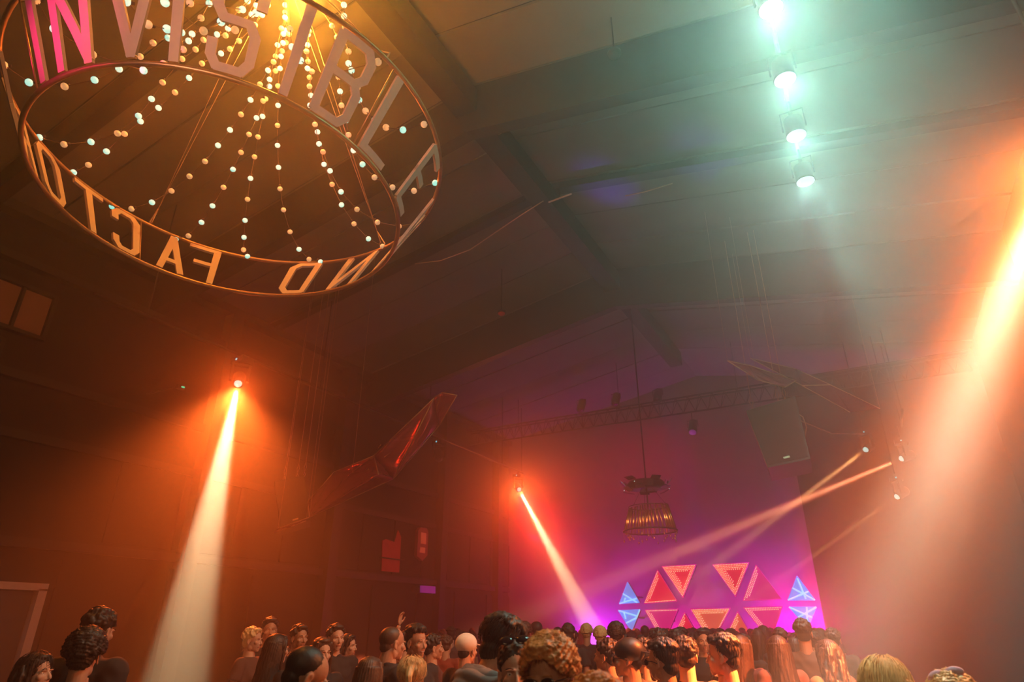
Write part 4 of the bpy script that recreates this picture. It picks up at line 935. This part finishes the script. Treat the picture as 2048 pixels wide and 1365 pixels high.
person(1556, 1302, 6.9, -20, 'person in the orange haze below the small blue strip', 'long', 'dark', 1, 'tee', (.1, .04, .03), 1)
person(1607, 1268, 7.9, 0, 'tall person standing highest in the orange haze at the right', 'short', 'dark', 0, 'tee', (.1, .05, .03), 1)
person(1655, 1312, 6.6, -40, 'person in the thick orange haze right of the stage', 'wavy', 'dark', 1, 'tee', (.08, .04, .03), 1)
person(1782, 1390, 3.15, 22, 'woman with long straight blonde hair seen from behind', 'long', 'blonde', 1, 'tee', (.2, .1, .06), 0, nstr=1400)
person(1918, 1424, 3.2, 4, 'curly blonde woman with a pale lilac bow in her hair', 'curly', 'blonde', 1, 'tee', (.1, .05, .05), 0, wear=('bow',), nstr=900)
# named heads in the far rows
for px, py, D, phi, lab, hair, hc, w in (
    (1174, 1268, 12.0, 10, 'person with bright-lit hair at the foot of the middle beam, left', 'curly', 'blonde', ()),
    (1201, 1275, 10.5, 5, 'person with glowing hair exactly where the middle beam lands', 'curly', 'blonde', ()),
    (1234, 1272, 8.6, 12, 'broad dark head just left of the lower left blue triangle', 'curly', 'dark', ()),
    (1290, 1267, 12.5, 0, 'tall cropped head sticking up under the left magenta triangle', 'bald', 'dark', ()),
    (1314, 1284, 8.0, -60, 'dark-haired head turned left under the left magenta triangle', 'short', 'dark', ()),
    (1351, 1284, 8.6, -40, 'dark-haired head turned left under the small red triangle', 'short', 'dark', ()),
    (1050, 1268, 10.0, 20, 'person with dark hair in the haze right of the hooded man', 'curly', 'brown', ()),
    (1072, 1264, 11.5, -20, 'person in a dark cap above the curly sandy hair', 'bald', 'dark', ('cap_front',)),
    (1137, 1270, 9.6, 5, 'dark head in the gap left of the bright-lit hair', 'short', 'dark', ()),
    (1528, 1272, 10.8, 0, 'long-haired head against the lower right magenta triangle', 'long', 'dark', ())):
    person(px, py, D, phi, lab, hair, hc, int(hair == 'long'), 'tee', BLK, 1, wear=w, far=True)
# the rest of the packed crowd: three looks, each its own group
LOOK = [('person with short dark hair in the packed crowd before the stage', 'short', 'dark', 0, BLK, 'short-haired people of the packed crowd'),
        ('person with long dark hair in the packed crowd before the stage', 'long', 'dark', 1, (.06, .03, .03), 'long-haired people of the packed crowd'),
        ('person with swept-up dark hair in the packed crowd before the stage', 'quiff', 'dark', 0, (.12, .06, .06), 'people with swept-up hair in the packed crowd')]
taken = [(o.location.x, o.location.y) for o in bpy.data.objects if o.name.startswith('person')]
cover = np.full(2300, 1400.0)
def shade(X, Y, zt, w=.10):
    a_, y_ = proj((X, Y, zt)); hw = w / math.hypot(X, Y) * 1390; return a_, y_, max(0, int(a_ - hw)), min(2299, int(a_ + hw) + 1)
for o in bpy.data.objects:
    if o.name.startswith('person'):
        a_, y_, i0, i1 = shade(o.location.x, o.location.y, 1.77 * o.scale.z)
        if i1 > i0: cover[i0:i1] = np.minimum(cover[i0:i1], y_ + 2)
cand = []
for j in range(30):
    for i in range(40):
        X = -12.2 + .62 * i + .31 * (j % 2) + random.uniform(-.09, .09); Y = 6.6 + .56 * j + random.uniform(-.08, .08)
        if Y > 21.0 or X > 2.6: continue
        hx, hy = proj((X, Y, 1.7))
        if not (1010 < hx < 1665 or (880 < hx < 1010 and Y > 10)): continue
        if Y < 8.2 and hx < 1480: continue
        if any((X - a) ** 2 + (Y - b) ** 2 < .27 for a, b in taken): continue
        taken.append((X, Y)); cand.append((math.hypot(X, Y), X, Y, random.choice((0, 0, 1, 2, 0)), random.uniform(.925, .99), random.choice((0, 0, 10, -15, 25, -35)), random.choice((0, 1, 1, 2))))
kept = []
for D, X, Y, k, s_, phi, sk in sorted(cand):
    a_, y_, i0, i1 = shade(X, Y, 1.77 * s_)
    if i1 - i0 < 2 or (cover[i0:i1] > y_ + 1.5).mean() < .3: continue
    cover[i0:i1] = np.minimum(cover[i0:i1], y_); kept.append((a_, X, Y, k, s_, phi, sk))
ZONES = [(1010, 'in the red haze left of the middle beam'), (1150, 'behind the curly sandy hair'), (1230, 'at the foot of the middle beam'), (1285, 'under the left blue triangles'), (1365, 'under the lower left magenta triangle'),
         (1460, 'under the orange triangle'), (1565, 'under the lower right magenta triangle'), (1640, 'under the right blue triangles'), (1750, 'in the orange haze right of the stage'), (9999, 'behind the two blonde heads at the right')]
LOOKS = [('short dark-haired', 'short', 0, BLK), ('long dark-haired', 'long', 1, (.06, .03, .03)), ('swept-up dark-haired', 'quiff', 0, (.12, .06, .06))]
ORD = ['leftmost', 'second from left', 'third from left', 'fourth from left', 'fifth from left', 'sixth from left', 'seventh from left', 'eighth from left', 'ninth from left', 'tenth from left', 'eleventh from left', 'twelfth from left']
buckets = {}
for q in kept:
    z = next(n for lim, n in ZONES if q[0] < lim); buckets.setdefault((q[3], z), []).append(q)
cnt = 0
for (k, z), L in buckets.items():
    L.sort()
    for n, (a_, X, Y, k, s_, phi, sk) in enumerate(L):
        nm, hair, fem, tc = LOOKS[k]; lab = nm + ' person ' + z if len(L) == 1 else '%s %s person %s' % (ORD[min(n, 11)], nm, z)
        qx, qy = proj((X, Y, 1.655 * s_))
        person(qx, qy, math.hypot(X, Y), phi, lab, hair, 'dark', fem, 'tee', tc, sk, group='packed crowd before the stage', far=True); cnt += 1
print('crowd', cnt)
# shirt collar, backpack-free details on a few people
# ------------------------------------------------------------------ haze filling the hall
hz = MB().box((XC, (YB + YF) / 2, 5.4), (XR - XL + 2.4, YB - YF + 2.4, 13)).build('haze', haze_mat()); tag(hz, kind='stuff')
